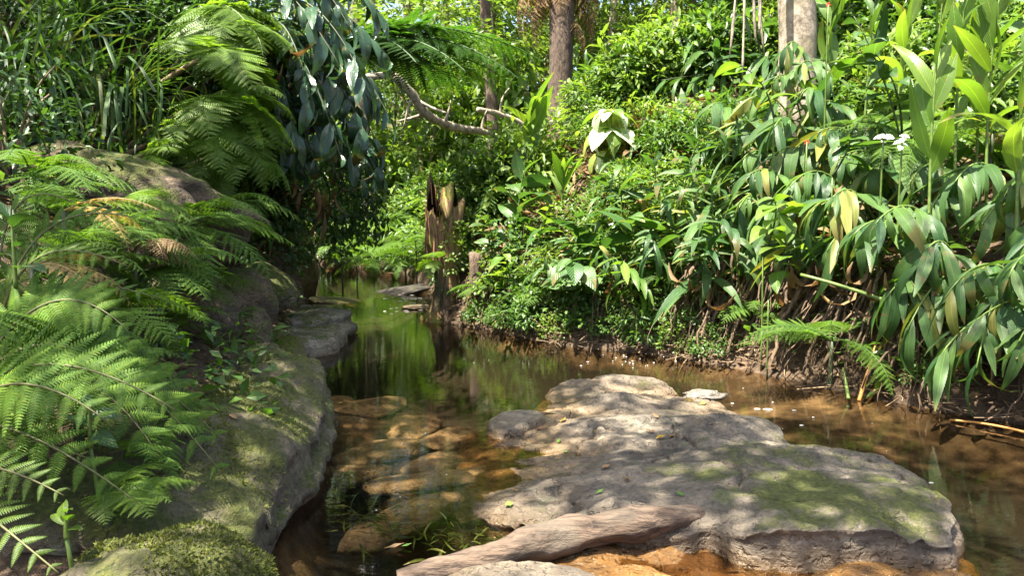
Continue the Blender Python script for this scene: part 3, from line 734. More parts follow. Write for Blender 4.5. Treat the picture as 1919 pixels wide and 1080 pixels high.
def arch(n, e0, e1, bend=1.0):
    y = z = 0; P = [[0, 0, 0]]; A = [e0]
    for i in range(1, n):
        a = e0 + (e1 - e0) * (i / (n - 1)) ** bend; y += math.cos(a) / (n - 1); z += math.sin(a) / (n - 1); P.append([0, y, z]); A.append(a)
    return np.array(P), np.array(A)
def frond_mesh(mat, e0, e1, npair=20, plen=.34, pn=16, pw=.17, bare=.15, sweep=.45, seed=0, droopp=.25, near=False, prof=1.0):
    """frond of length 1: rachis arching in the YZ plane with pinnae on both sides"""
    P, A = arch(26, e0, e1); rg = np.random.default_rng(seed)
    pv, pf = pinna_geo(pn, pw, near); VV, FF, k = [], [], 0
    V, F = tube(P, np.linspace(.009, .002, 26), 4, cap=False); VV.append(V); FF.append(np.array(F)); k = len(V)
    for i in range(npair):
        f = bare + (1 - bare) * (i + .4) / npair; q = f * 25; j = min(int(q), 24); p = P[j] + (P[j + 1] - P[j]) * (q - j); a = A[j]
        t = np.array([0, math.cos(a), math.sin(a)]); nn = np.array([0, -math.sin(a), math.cos(a)]); g = (f - bare) / (1 - bare)
        l = plen * (min(1, .62 + g * 1.9) * (1 - g ** 1.8 * .97)) ** prof + .02
        for s in (-1, 1):
            D = np.array([s, 0, 0]) + t * sweep - nn * droopp * rg.uniform(.3, 1.2) + rg.normal(size=3) * .07
            Rm = ortho(D, nn + rg.normal(size=3) * .12)
            VV.append(p + (pv * l) @ Rm.T); FF.append(pf + k); k += len(pv)
    return mesh('frond', np.concatenate(VV), np.concatenate(FF), M[mat], False)
FROND = {}
for key, mat, kw in [('fern', 'fern', dict(npair=18, plen=.26, pn=12, pw=.16)), ('dark', 'fern_dark', dict(npair=22, plen=.3, pn=14, pw=.15)),
                     ('light', 'fern_light', dict(npair=18, plen=.36, pn=15, pw=.2)), ('dry', 'fern_dry', dict(npair=16, plen=.2, pn=10, pw=.18)),
                     ('deadf', 'dead', dict(npair=20, plen=.25, pn=10, pw=.12, droopp=.9)), ('tree', 'fern_dark', dict(npair=26, plen=.33, pn=20, pw=.13, bare=.1))]:
    FROND[key] = [frond_mesh(mat, *e, seed=i, **kw) for i, e in enumerate([(R(60), R(-35)), (R(45), R(-55)), (R(30), R(-30)), (R(20), R(-70))])]
# once-pinnate fronds with long plain lobes
for key, mat in [('sword', 'fern'), ('sword_blue', 'fern_blue')]:
    FROND[key] = []
    for i, e in enumerate([(R(55), R(-40)), (R(40), R(-50)), (R(25), R(-40)), (R(15), R(-60))]):
        FROND[key].append(frond_mesh(mat, *e, npair=16, plen=.27, pn=9, pw=.13, seed=i + 5, sweep=.55, droopp=.3, near=True, prof=.8))
def fern(base, nf, L, kind, label, group=None, az=(0, 360), tilt=(0, 0), cat='fern', name='fern', var=None):
    o = thing(name, base, label, cat, group)
    for i in range(nf):
        a = R(az[0] + (az[1] - az[0]) * (i + RNG.uniform(.15, .85)) / nf); ti = R(RNG.uniform(*tilt))
        f = link('frond', random.choice(FROND[kind] if var is None else [FROND[kind][v] for v in var]), o)
        f.rotation_euler = (ti, RNG.normal() * .2, a); l = L * RNG.uniform(.75, 1.12); f.scale = (l, l, l)
    return o          # azimuth 0 points to +Y, 90 to -X, 270 to +X
def grass(base, nb, L, label, group=None, az=(0, 360), kind='blade', cat='grass', name='grass_clump', tilt=(35, 85)):
    o = thing(name, base, label, cat, group)
    for i in range(nb):
        a = R(RNG.uniform(*az)); e = R(RNG.uniform(*tilt))
        D = np.array([-math.sin(a) * math.cos(e), math.cos(a) * math.cos(e), math.sin(e)])
        p = RNG.normal(size=3) * [.07, .07, .02]
        link('blade', random.choice(LEAF[kind]), o, None, mtx(p, ortho(D, UP + RNG.normal(size=3) * .15), L * RNG.uniform(.55, 1.1)))
    return o

def clumps(nc, per, rad, cl, lV, lF, lsize, seed, hemi=False, droop=.3, shell=.55):
    """leaf clumps spread through an ellipsoid volume -> one joined crown"""
    rg = np.random.default_rng(seed)
    c = rg.normal(size=(nc, 3)); c /= np.linalg.norm(c, axis=1)[:, None]
    c *= (shell + (1 - shell) * rg.random(nc) ** .6)[:, None] * (1 + .25 * fbm(c, 1.5, 2, seed))[:, None]
    if hemi: c[:, 2] = np.abs(c[:, 2])
    c = c * np.array(rad)
    out = c / (np.linalg.norm(c, axis=1)[:, None] + 1e-6)
    ci = np.repeat(np.arange(nc), per)
    off = rg.normal(size=(nc * per, 3)); off = off / np.linalg.norm(off, axis=1)[:, None] * (rg.random(nc * per) ** .5)[:, None] * cl
    pos = c[ci] + off * [1, 1, .6]
    D = out[ci] * .6 + off / cl * .8 + rg.normal(size=pos.shape) * .4 - [0, 0, droop]
    Nn = np.array([0, 0, 1.]) + out[ci] * .4 + rg.normal(size=pos.shape) * .45
    return mass(lV, lF, pos, frames(D, Nn), lsize * rg.uniform(.6, 1.25, len(pos)))
l_round = leafgeo(.62, 3, .2, .35, .45, .8); l_oval = leafgeo(.42, 3, .2, .5, .42, .9); l_slim = leafgeo(.24, 3, .2, .6, .4, .9)
l_two = leafgeo(.5, 2, .25, .4, .45, .9)
def crown_set(mat, n, nc, per, rad, cl, leaf, ls, hemi=True, seed=0, **kw):
    return [mesh('crown', *clumps(nc, per, rad, cl, leaf[0], leaf[1], ls, seed + i, hemi, **kw), M[mat], False) for i in range(n)]
SHRUB = {      # unit shrubs about 1 m across and 0.8 m tall
    'round': crown_set('small', 3, 70, 10, (.5, .5, .75), .16, l_round, .085, seed=10),
    'round_light': crown_set('small_light', 2, 70, 10, (.5, .5, .75), .16, l_round, .085, seed=15),
    'dark': crown_set('small_dark', 3, 90, 13, (.55, .55, .8), .17, l_oval, .075, seed=20),
    'oval': crown_set('small', 3, 80, 10, (.55, .55, .8), .18, l_oval, .10, seed=30),
    'oval_light': crown_set('small_light', 3, 80, 10, (.55, .55, .8), .18, l_oval, .10, seed=40),
    'slim': crown_set('small', 2, 60, 9, (.5, .5, .85), .2, l_slim, .2, seed=50),
    'slim_light': crown_set('small_light', 2, 60, 9, (.5, .5, .85), .2, l_slim, .2, seed=55),
}
def stem_bundle(seed, mat, h=.7, n=5):
    rg = np.random.default_rng(seed); mb = MB()
    for i in range(n):
        a = rg.uniform(0, 6.28); e = np.array([math.cos(a) * .32, math.sin(a) * .32, h * rg.uniform(.7, 1)])
        mb.add(*tube(bez([0, 0, -.15], [e[0] * .2, e[1] * .2, e[2] * .7], e, 7), np.linspace(.014, .005, 7), 5))
    return mb.mesh('stem', M[mat])
STEMS = [stem_bundle(i, 'twig') for i in range(3)]
def shrub(base, sc, kind, label, group=None, cat='shrub', name='shrub', stretch=1.0):
    o = thing(name, base, label, cat, group, RNG.uniform(0, 6.28)); o.scale = (sc, sc, sc * stretch)
    link('crown', random.choice(SHRUB[kind]), o); link('stem', random.choice(STEMS), o)
    return o

# ------------------------------------------------------------------ trees
CROWN = {
    'airy': crown_set('canopy', 3, 62, 24, (1, 1, .62), .20, l_two, .085, False, 60, shell=.35),
    'gappy': crown_set('canopy', 3, 20, 130, (1, 1, .5), .23, l_two, .085, False, 65, shell=.2),
    'dense': crown_set('canopy', 3, 115, 28, (1, 1, .8), .2, l_two, .075, False, 70, shell=.4),
    'deep': crown_set('small', 3, 115, 28, (1, 1, .85), .2, l_two, .08, False, 80, shell=.4),
}
def tree(base, top, r0, r1, crowns, label, group=None, bark='bark_grey', name='tree', wob=.12, limbs=5, seed=0, dead=0):
    base = np.asarray(base, float); top = np.asarray(top, float) - base; rg = np.random.default_rng(seed)
    o = thing(name, base, label, 'tree', group)
    n = 22; P = np.linspace(0, 1, n)[:, None] * top; P[0, 2] -= .3
    P[:, :2] += np.cumsum(rg.normal(size=(n, 2)), 0) * wob / n * np.linspace(0, 1, n)[:, None] * 2
    rad = r0 + (r1 - r0) * np.linspace(0, 1, n); rad[0] *= 1.5; rad[1] *= 1.12
    V, F = tube(P, rad, 16, .10, seed); link('trunk', mesh('trunk', V, F, M[bark]), o)
    for (c, s, kind) in crowns:
        c = np.asarray(c, float) - base
        k = link('crown', random.choice(CROWN[kind]), o, [float(x) for x in c]); k.scale = [float(x) for x in s]; k.rotation_euler = (0, 0, rg.uniform(0, 6.28))
        for i in range(max(1, limbs // len(crowns))):
            f = rg.uniform(.55, .98); p = P[int(f * (n - 1))]
            e = c + rg.normal(size=3) * np.array(s) * .4
            V, F = tube(bez(p, (p + e) / 2 + [0, 0, .3], e, 9), np.linspace(rad[int(f * (n - 1))] * .55, .012, 9), 7, .1, i)
            link('limb', mesh('limb', V, F, M[bark]), o)
    return o
# ------------------------------------------------------------------ placement: trees
def g3(x, y): return np.array([x, y, gz(x, y)])
b = g3(.72, 12.2)
T1 = tree(b, b + [.15, .1, 6.2], .195, .17, [], 'tall straight dark trunk with shaggy dead fronds standing behind the stump', bark='bark', name='palm_tree', wob=.1, seed=3)
tp = np.array([.15, .1, 6.1])
for i in range(14):
    f = link('frond', random.choice(FROND['tree'][:2]), T1, [float(x) for x in tp]); f.rotation_euler = (RNG.uniform(-.2, .2), 0, i / 14 * 6.28); f.scale = (2.4, 2.4, 2.4)
for i, (a, z, l) in enumerate([(265, 2.3, .8), (280, 2.7, 1.1), (250, 2.4, .8), (60, 2.9, 1.2), (80, 3.1, 1.4), (100, 2.9, 1.1), (40, 3.2, 1.5), (300, 2.9, 1.2), (170, 3.0, 1.0), (95, 3.3, 1.6), (270, 2.9, 1.1), (255, 3.2, 1.2)]):
    f = link('dead_frond', FROND['deadf'][3], T1, (tp[0] * z / 6, tp[1] * z / 6, z)); f.rotation_euler = (R(-35), 0, R(a)); f.scale = (l, l, l)
b = g3(3.25, 8.9)
tree(b, b + [-.05, .3, 6.5], .215, .18, [((4.4, 9.9, 7.8), (2.2, 2.2, 1.5), 'airy'), ((2.6, 10.6, 8.2), (1.8, 1.8, 1.2), 'airy')],
     'thick pale trunk with dappled sun rising out of the ginger', bark='bark_pale', wob=.2, seed=9)
# shade trees on the left slope, crowns over the stream
for i, (x, y, h, cr) in enumerate([(-5.4, 2.6, 7.5, [((-2.6, 2.2, 6.4), (1.9, 1.7, 1.0), 'gappy'), ((-1.2, 1.7, 7.0), (1.7, 1.6, .9), 'gappy'), ((-3.1, 4.3, 7.4), (1.9, 1.6, 1.0), 'gappy'), ((-3.4, .8, 6.6), (1.7, 1.7, 1.0), 'gappy'), ((.5, 2.6, 7.6), (1.3, 1.2, .8), 'airy')]),
                                    (-6.8, 5.6, 8, [((-6.2, 4.6, 7.8), (2.2, 2.2, 1.4), 'dense'), ((-6.5, 6.2, 8.2), (1.7, 1.7, 1.2), 'dense')]),
                                    (-7.4, 11.5, 9, [((-6.6, 9.4, 8.6), (2.3, 2.2, 1.6), 'dense'), ((-5.0, 9.0, 9.2), (1.5, 1.6, 1.1), 'airy')])]):
    b = g3(x, y)
    tree(b, (x + .9, y - .3, h), .2, .11, cr, ['shade tree leaning over the stream from the near left bank', 'shade tree high on the left slope above the long grass', 'shade tree on the slope above the dark overhang'][i], 'shade trees on the left slope', seed=20 + i)
# background trees
bgt = []
spots = [(905, 22, 8, .13, 'dense'), (930, 17, 9, .14, 'airy'), (1125, 19, 9, .12, 'dense'), (1135, 27, 11, .2, 'deep'), (1215, 24, 10, .12, 'airy'), (1262, 17, 9, .09, 'airy'), (1290, 18.5, 8, .08, 'dense'),
         (1350, 24, 10, .16, 'deep'), (1440, 21, 9, .15, 'dense'), (1600, 16, 9, .15, 'dense'), (1700, 20, 10, .2, 'deep'), (1800, 14, 9, .16, 'airy'), (1900, 17, 10, .18, 'dense'), (780, 24, 10, .2, 'deep'), (700, 19, 9, .16, 'dense'), (840, 29, 11, .2, 'dense'), (600, 23, 10, .2, 'dense'), (1020, 30, 12, .2, 'deep')]
for i, (px, Y, h, r, kd) in enumerate(spots):
    x = (px - 959.5) / FPX * Y; b = g3(x, Y); rg = np.random.default_rng(100 + i)
    cr = []
    for k in range(4):
        cr.append((b + [rg.normal() * 1.2, rg.normal() * 1.2, h * (.25 + .2 * k) + rg.uniform(-.4, .4)], (rg.uniform(1.6, 2.4), rg.uniform(1.6, 2.4), rg.uniform(1.1, 1.6)), kd if k % 2 else 'airy'))
    o = tree(b, b + [rg.normal() * .4, 0, h], r, r * .5, cr, 'x', 'trees standing in the wood behind the stream', ['bark_grey', 'bark', 'bark_pale'][i % 3], seed=100 + i, limbs=6)
    bgt.append((o, px))
order(bgt, 'slender background tree, {} along the wood behind the stream')
# far wood: one mass
rg = np.random.default_rng(77); VV, FF, k = [], [], 0
l_big = leafgeo(.5, 2, .25, .4, .45, .9)
for i in range(70):
    ang = rg.uniform(-48, 48); Y = rg.uniform(33, 60); x = Y * math.tan(R(ang)); h = rg.uniform(3, 9)
    V, F = clumps(26, 22, (2.8, 2.8, h * .55), .8, l_big[0], l_big[1], .38, 300 + i, False, shell=.5)
    VV.append(V + g3(x, Y) + [0, 0, h * .45]); FF.append(F + k); k += len(V)
tag(link('forest', mesh('forest', np.concatenate(VV), np.concatenate(FF), M['canopy'], False)), 'far wood of sunlit trees closing the valley', 'forest', kind='stuff')

# ------------------------------------------------------------------ ground cover on the slopes
def cover(n, region, leaf, size, mat, name, label, cat, lift=.05, seed=0, upright=.5, dens=None):
    rg = np.random.default_rng(seed)
    x = rg.uniform(region[0], region[1], n); y = rg.uniform(region[2], region[3], n)
    ok = ~inside(x, y) & (np.minimum(poly_dist(x, y, LEFT), poly_dist(x, y, RIGHT)) > region[4])
    ok &= np.abs(x / np.maximum(y, .5)) < .78
    if dens is not None: ok &= fbm2(x, y, .8, 3, seed) > dens
    x, y = x[ok], y[ok]; z = ground(x, y) + rg.random(len(x)) * lift
    D = rg.normal(size=(len(x), 3)); D[:, 2] = np.abs(D[:, 2]) * upright
    Nn = rg.normal(size=(len(x), 3)) * .4 + [0, 0, 1]
    V, F = mass(leaf[0], leaf[1], np.stack([x, y, z], 1), frames(D, Nn), size * rg.uniform(.5, 1.3, len(x)))
    return tag(link(name, mesh(name, V, F, M[mat], False)), label, cat, kind='stuff')
cover(52000, (-9, 9, 3.5, 20, .05), l_two, .10, 'small', 'ground_cover', 'low green leaves covering the stream banks', 'undergrowth', .28, 1, .8, -.25)
cover(26000, (-22, 24, 14, 36, .1), l_two, .22, 'canopy', 'ground_cover', 'low green leaves covering the far slope', 'undergrowth', .6, 2, .8)
cover(9000, (-1.2, 6, 6.5, 13, .6), l_slim, .28, 'small', 'ground_cover', 'strappy green herbs on the sunlit bank', 'undergrowth', .15, 6, 1.6, -.15)
cover(6000, (-1.2, 6, 6.5, 12, .6), l_slim, .3, 'dead', 'leaf_litter', 'straw-coloured dead strap leaves on the sunlit bank', 'leaf litter', .12, 7, .5, -.1)
cover(22000, (-1.5, 7, 4.5, 12, .0), l_two, .085, 'litter', 'leaf_litter', 'dry brown leaf litter on the right bank', 'leaf litter', .05, 4, .25)
cover(9000, (-6, -1.6, 3, 12, .0), l_two, .07, 'litter', 'leaf_litter', 'dry brown leaf litter on the left bank', 'leaf litter', .04, 5, .25)

# ------------------------------------------------------------------ left bank plants
# big foreground fern: fronds with separate pinnae
pinna_near = [mesh('pinna', *pinna_geo(17, w, True, .70), M[m], False) for w, m in ((.22, 'fern_blue'), (.24, 'fern_blue'), (.21, 'fern'))]
pinna_lite = [mesh('pinna', *pinna_geo(16, .2, True, .7), M['fern_light'], False)]
def near_frond(o, P0, P1, P2, npair, plen, nh, pm, sweep=.5, bare=.12, r=.007):
    base = np.array(o.location); P = bez(P0, P1, P2, 30) - base
    V, F = tube(P, np.linspace(r, .002, 30), 6); f = link('frond', mesh('frond', V, F, M['rachis']), o)
    T = np.gradient(P, axis=0); T /= np.linalg.norm(T, axis=1)[:, None]
    for i in range(npair):
        u = bare + (1 - bare) * (i + .5) / npair; q = u * 29; k = min(int(q), 28); p = P[k] + (P[k + 1] - P[k]) * (q - k)
        fr = ortho(T[k], np.asarray(nh, float)); g = (u - bare) / (1 - bare)
        l = plen * min(1, .75 + g) * (1 - g ** 2.6 * .85)
        for s in (-1, 1):
            D = fr[:, 0] * s + T[k] * sweep - UP * .16 + RNG.normal(size=3) * .05
            link('pinna', random.choice(pm), f, None, mtx(p, ortho(D, fr[:, 2] + RNG.normal(size=3) * .1), l * RNG.uniform(.93, 1.05)))
F1 = thing('fern', (-1.95, 2.55, .5), 'large near fern with blue-green toothed fronds spilling over the mossy boulder', 'fern')
near_frond(F1, F1.location, at(60, 420, 2.7), at(425, 900, 2.75), 15, .24, (.2, -.6, .8), pinna_near)
near_frond(F1, F1.location, at(0, 560, 2.35), at(330, 770, 2.3), 14, .22, (.1, -.7, .7), pinna_near)
near_frond(F1, F1.location, at(60, 470, 3.0), at(395, 770, 3.2), 14, .24, (.2, -.6, .8), pinna_near)
near_frond(F1, F1.location, at(-60, 700, 2.2), at(260, 945, 2.25), 12, .17, (.1, -.6, .8), pinna_near)
near_frond(F1, F1.location, at(40, 430, 3.2), at(330, 640, 3.5), 13, .22, (.2, -.6, .8), pinna_near)
near_frond(F1, F1.location, at(120, 560, 2.6), at(300, 860, 2.5), 14, .26, (.2, -.6, .8), pinna_near)
near_frond(F1, F1.location, at(100, 500, 2.9), at(420, 830, 3.0), 15, .27, (.2, -.6, .8), pinna_near)
near_frond(F1, F1.location, at(-20, 620, 2.2), at(200, 790, 2.15), 13, .20, (.1, -.7, .7), pinna_near)
near_frond(F1, F1.location, at(60, 440, 2.8), at(240, 620, 2.7), 14, .22, (.1, -.7, .7), pinna_near)
F2 = thing('fern', (-1.75, 2.35, .42), 'lower yellow-green fern at the corner beside the rounded rock', 'fern')
near_frond(F2, F2.location, at(-80, 760, 2.25), at(165, 860, 2.3), 12, .13, (.1, -.6, .8), pinna_lite)
near_frond(F2, F2.location, at(-80, 820, 2.1), at(120, 930, 2.1), 12, .13, (.1, -.6, .8), pinna_lite)
near_frond(F2, F2.location, at(-100, 900, 2.0), at(110, 1075, 1.95), 12, .12, (.1, -.6, .8), pinna_lite)
F3 = thing('fern', (-2.3, 3.4, .75), 'fern with lit arching fronds behind the large near fern', 'fern')
near_frond(F3, F3.location, at(40, 330, 3.5), at(290, 420, 3.6), 14, .17, (.1, -.5, .8), [pinna_near[2]])
near_frond(F3, F3.location, at(30, 400, 3.4), at(240, 500, 3.3), 14, .17, (.1, -.5, .8), pinna_lite)
near_frond(F3, F3.location, at(60, 480, 3.3), at(300, 560, 3.4), 14, .17, (.1, -.5, .8), [pinna_near[2]])
near_frond(F3, F3.location, at(-20, 300, 3.6), at(140, 380, 3.4), 14, .17, (.1, -.5, .8), [pinna_near[2]])
# arching sword-like ferns above the ledge
for px, py, Y, nf, L, kd, az, lab in [
    (330, 430, 5.3, 8, .80, 'sword', (190, 350), 'arching fern with long toothed fronds over the grey-faced block'),
    (400, 400, 6.4, 7, .75, 'sword', (200, 360), 'blue-green fern spreading right above the rounded boulder'),
    (270, 520, 4.6, 8, .68, 'sword', (190, 330), 'fern drooping in front of the half-hidden brown boulder'),
    (200, 450, 4.4, 8, .66, 'fern', (180, 320), 'fern growing below the big mossy outcrop'),
    (110, 500, 3.9, 8, .62, 'fern', (190, 330), 'fern on the slope behind the lit fronds'),
    (60, 400, 4.2, 7, .6, 'fern', (200, 340), 'fern at the foot of the outcrop by the left edge'),
    (300, 610, 4.4, 6, .5, 'sword_blue', (200, 330), 'low fern trailing onto the earthy ledge'),
    (40, 640, 2.9, 8, .6, 'sword', (200, 330), 'fern under the large near fern at the left edge'),
    (180, 590, 3.5, 7, .55, 'sword_blue', (190, 330), 'fern filling the slope above the large boulder'),
    (140, 720, 3.0, 6, .5, 'fern', (190, 330), 'fern tucked beneath the large near fern'),
    (60, 330, 4.6, 8, .65, 'sword', (190, 330), 'fern at the left edge below the grass'),
    (210, 400, 4.7, 7, .55, 'light', (190, 330), 'lit yellow-green fern below the outcrop'),
    (230, 860, 2.6, 6, .32, 'fern', (190, 330), 'small fern on the earth behind the rounded rock'),
    (290, 800, 3.0, 6, .32, 'sword', (190, 330), 'small fern on top of the large boulder'),
    (200, 930, 2.35, 6, .26, 'light', (200, 330), 'tiny bright fern beside the rounded rock')]:
    p = at(px, py, Y); fern(p, nf, L, kd, lab, 'ferns on the left bank', az)
fern(at(120, 395, 3.9), 3, .55, 'dry', 'withered straw-coloured fern among the green left bank ferns', 'ferns on the left bank', (230, 320), var=[2, 3])
fern(at(60, 500, 3.3), 3, .45, 'dry', 'second withered fern lower on the left bank', 'ferns on the left bank', (230, 320), var=[2, 3])
for px, py, Y, lab in [(250, 470, 4.3, 'dead brown fern fronds among the arching ferns'), (30, 700, 2.7, 'dead brown fern fronds under the large near fern'), (330, 560, 4.9, 'dead brown fern fronds by the half-hidden boulder')]:
    fern(at(px, py, Y), 3, .45, 'deadf', lab, 'ferns on the left bank', (200, 330), var=[1, 3])
fern(at(270, 290, 6.2), 5, .5, 'light', 'small bright fern at the end of the long grass', None, (200, 340))
# broad-leaved herb low left with a pale spike
def herb(base, h, n, L, kind, label, group=None, cat='plant', name='broad_leaved_plant', lean=(0, 0), whorl=False):
    base = np.asarray(base, float)
    return shoot(base, base + [0, 0, h * .6], base + [lean[0], lean[1], h], n, L, kind, label, cat, group, name, .008, .15, .25, 1.1)
herb(at(30, 540, 2.8), .3, 7, .13, 'broad', 'small broad-leaved herb with oval leaves at the left edge')
herb(at(170, 840, 2.4), .14, 4, .12, 'broad', 'little broad-leaved seedling under the ferns on the boulder')
herb(at(125, 1010, 2.05), .08, 5, .08, 'broad_light', 'tiny green seedling on the earth by the rounded rock')
herb(at(392, 690, 5.0), .12, 5, .10, 'broad_light', 'little leafy sprout on the earthy ledge')
for px, py, Y, nb, L, az, tl, lab in [(90, 190, 6.6, 45, 1.5, (180, 330), (25, 80), 'long arching grass on the slope top left'), (220, 210, 6.8, 50, 1.45, (190, 330), (25, 80), 'long arching grass sweeping down over the outcrop'),
        (20, 130, 6.6, 40, 1.5, (190, 340), (25, 80), 'long grass at the upper left edge'), (150, 60, 7.6, 40, 1.6, (180, 330), (20, 75), 'long shaded grass high on the left slope'), (275, 270, 6.5, 26, .9, (190, 350), (35, 85), 'upright grass tuft at the right end of the outcrop')]:
    grass(at(px, py, Y), int(nb * 1.5), L, lab, 'long grass on the left slope', az, 'blade' if nb != 50 else 'blade_wide', tilt=tl)
# dark shrubs on the left slope
k = 0; lst = []
LS = [(330, 60), (400, 40), (290, 120), (360, 170), (340, 250), (410, 270), (470, 300), (420, 330), (480, 360), (520, 330), (240, 30), (180, 20), (60, 40), (380, 110), (450, 230), (500, 250), (450, 400), (490, 420), (540, 300), (120, 110), (60, 230), (20, 300), (560, 260), (300, 200), (20, 100), (100, 20), (150, 70), (210, 90), (260, 60), (320, 10), (440, 20), (470, 120), (400, 200), (430, 90), (520, 200), (250, 150), (160, 170), (500, 470), (560, 400), (600, 350), (640, 300), (660, 250), (680, 200), (700, 150), (430, 340), (470, 300), (500, 350), (440, 410), (480, 430), (520, 390), (400, 300), (380, 340), (540, 340), (410, 370), (360, 290), (455, 260)]
HL = hits([q[0] for q in LS], [q[1] + 40 for q in LS], 4.0)
for px, py in LS:
    p = HL[k]
    if np.isnan(p[0]): p = at(px, py + 40, 8)
    if bool(inside(np.array([p[0]]), np.array([p[1]]))[0]): k += 1; continue
    lst.append((shrub(p, RNG.uniform(.8, 1.25), ['dark', 'dark', 'oval'][k % 3], 'x', 'dark shrubs on the left slope'), proj(p)[0])); k += 1
order(lst, 'small-leaved dark shrub on the left slope, {} of its bank')
# bright hanging fern sprays
for i, (px, py, Y, L, az, lab) in enumerate([(375, 110, 6.9, 1.0, (200, 330), 'bright yellow-green fern spray hanging beside the glossy leaves, topmost'), (385, 190, 6.8, .95, (210, 330), 'bright yellow-green fern spray in the middle of the cascade'),
        (370, 250, 6.7, .85, (200, 320), 'bright yellow-green fern spray at the foot of the cascade'), (430, 60, 7.5, .9, (200, 340), 'bright fern spray high beside the glossy leaves'), (370, 20, 7.6, 1.1, (190, 330), 'bright fern spray at the top edge over the slope'), (430, 190, 7.0, .8, (210, 330), 'bright fern spray against the glossy leaves'), (420, 280, 6.9, .75, (200, 320), 'lowest bright fern spray, above the arching ferns')]):
    fern(at(px, py, Y), 9, L, 'light', lab, 'bright fern sprays on the left slope', (az[0] - 20, az[1] + 10), (-35, 10), var=[1, 3, 3])
# glossy dark curtain
lst = []
for i, (b0, t0) in enumerate([((470, -60, 8.2), (640, 130, 7.6)), ((500, -40, 8.4), (700, 200, 8.0)), ((480, 40, 8.2), (690, 290, 8.0)), ((500, 60, 8.0), (640, 260, 7.6)), ((480, 90, 7.9), (600, 330, 7.6)), ((520, 120, 8.3), (690, 360, 8.2)),
        ((500, 130, 8.1), (640, 350, 7.8)), ((540, -20, 8.6), (735, 120, 8.6)), ((560, -60, 8.8), (720, 40, 8.8)), ((520, 20, 8.3), (720, 290, 8.4)), ((530, 170, 8.3), (665, 330, 8.4)), ((490, 180, 8.0), (570, 330, 7.6)), ((520, -80, 8.2), (660, 60, 7.8)), ((540, 60, 8.9), (700, 330, 8.9)), ((520, 40, 7.8), (590, 210, 7.3)), ((540, 80, 7.8), (640, 300, 7.4)), ((560, 0, 8.0), (690, 170, 7.6)), ((580, 40, 8.4), (735, 230, 8.0)), ((600, 120, 8.2), (720, 340, 7.9)), ((500, 100, 7.7), (560, 290, 7.3))]):
    b1, t1 = at(*b0), at(*t0); c1 = (b1 + t1) / 2 + [0, 0, .35]
    o = shoot(b1, c1, t1, 15, .37, 'glossy', 'x', 'plant', 'dark glossy plants hanging over the overhang', 'glossy_plant', .012, .12, .75, .7, 'stem_dark', 1)
    lst.append((o, t0[0]))
order(lst, 'dark glossy-leaved cane drooping over the overhang, {} of the curtain')
# dead leaves hanging under it
hang = thing('dead_leaf_bunch', at(545, 345, 8.6), 'bunch of dry brown leaves hanging in the mouth of the dark recess', 'dead leaves')
for i in range(26):
    link('dead_leaf', random.choice(LEAF['dead']), hang, None, mtx(np.array([RNG.uniform(-.15, .5), RNG.normal() * .1, RNG.uniform(-.25, .15)]), ortho(np.array([RNG.normal() * .25, RNG.normal() * .2, -1]), RNG.normal(size=3)), RNG.uniform(.35, .65)))
# trailing vines right of the recess
lst = []
for i in range(12):
    px = 585 + i * 10.5; b1 = at(px, 270 + RNG.uniform(-40, 50), 10.2 + .1 * i); t1 = np.array([b1[0] + RNG.normal() * .1, b1[1] - .1, RNG.uniform(.55, 1.1)])
    V0, F0 = l_oval; n = 150; u = RNG.random(n); P = b1 + (t1 - b1) * u[:, None] + RNG.normal(size=(n, 3)) * [.10, .10, .05]
    o = thing('vine', b1, 'x', 'vine', 'vines trailing at the overhang')
    D = RNG.normal(size=(n, 3)) * .6 - [0, 0, .7]; V, F = mass(V0, F0, P - b1, frames(D, RNG.normal(size=(n, 3)) + [.3, -.6, .6]), .11 * RNG.uniform(.6, 1.3, n))
    link('foliage', mesh('foliage', V, F, M['small_dark' if i % 3 else 'small'], False), o)
    V, F = tube(bez([0, 0, 0], (t1 - b1) * .5 + [.06, 0, 0], t1 - b1, 8), .006, 5); link('stem', mesh('stem', V, F, M['stem_dark']), o)
    lst.append((o, px))
order(lst, 'leafy vine trailing to the pool beside the recess, {} of the curtain')

# tree fern fronds reaching in over the stream
TF = thing('tree_fern', (-3.9, 10.9, 1.7), 'dark tree fern spreading wide fronds over the bend of the stream', 'tree fern')
V, F = tube(np.array([[-.4, .1, -.2], [.3, -.1, .5], [.9, -.5, 1.2], [1.6, -1.1, 1.6]]), [.13, .12, .11, .10], 10, .2); link('trunk', mesh('trunk', V, F, M['bark']), TF)
for i, (a, t_, l) in enumerate([(255, -.25, 2.6), (268, -.05, 2.8), (282, -.25, 2.6), (240, -.3, 2.2), (298, -.3, 2.1), (225, -.3, 1.9), (262, .05, 2.2), (275, .15, 2.0), (180, -.2, 2.2), (320, -.2, 2.3), (20, -.2, 2.2), (100, -.2, 2.2)]):
    f = link('frond', FROND['tree'][2], TF, (1.6, -1.1, 1.6)); f.rotation_euler = (t_ * .6, RNG.normal() * .12, R(a)); f.scale = (l, l, l)
f = link('frond', FROND['light'][2], TF, (3.0, -.9, 1.5)); f.rotation_euler = (-.5, 0, R(265)); f.scale = (.9, .9, .9); f['label'] = 'single sunlit yellow-green frond'

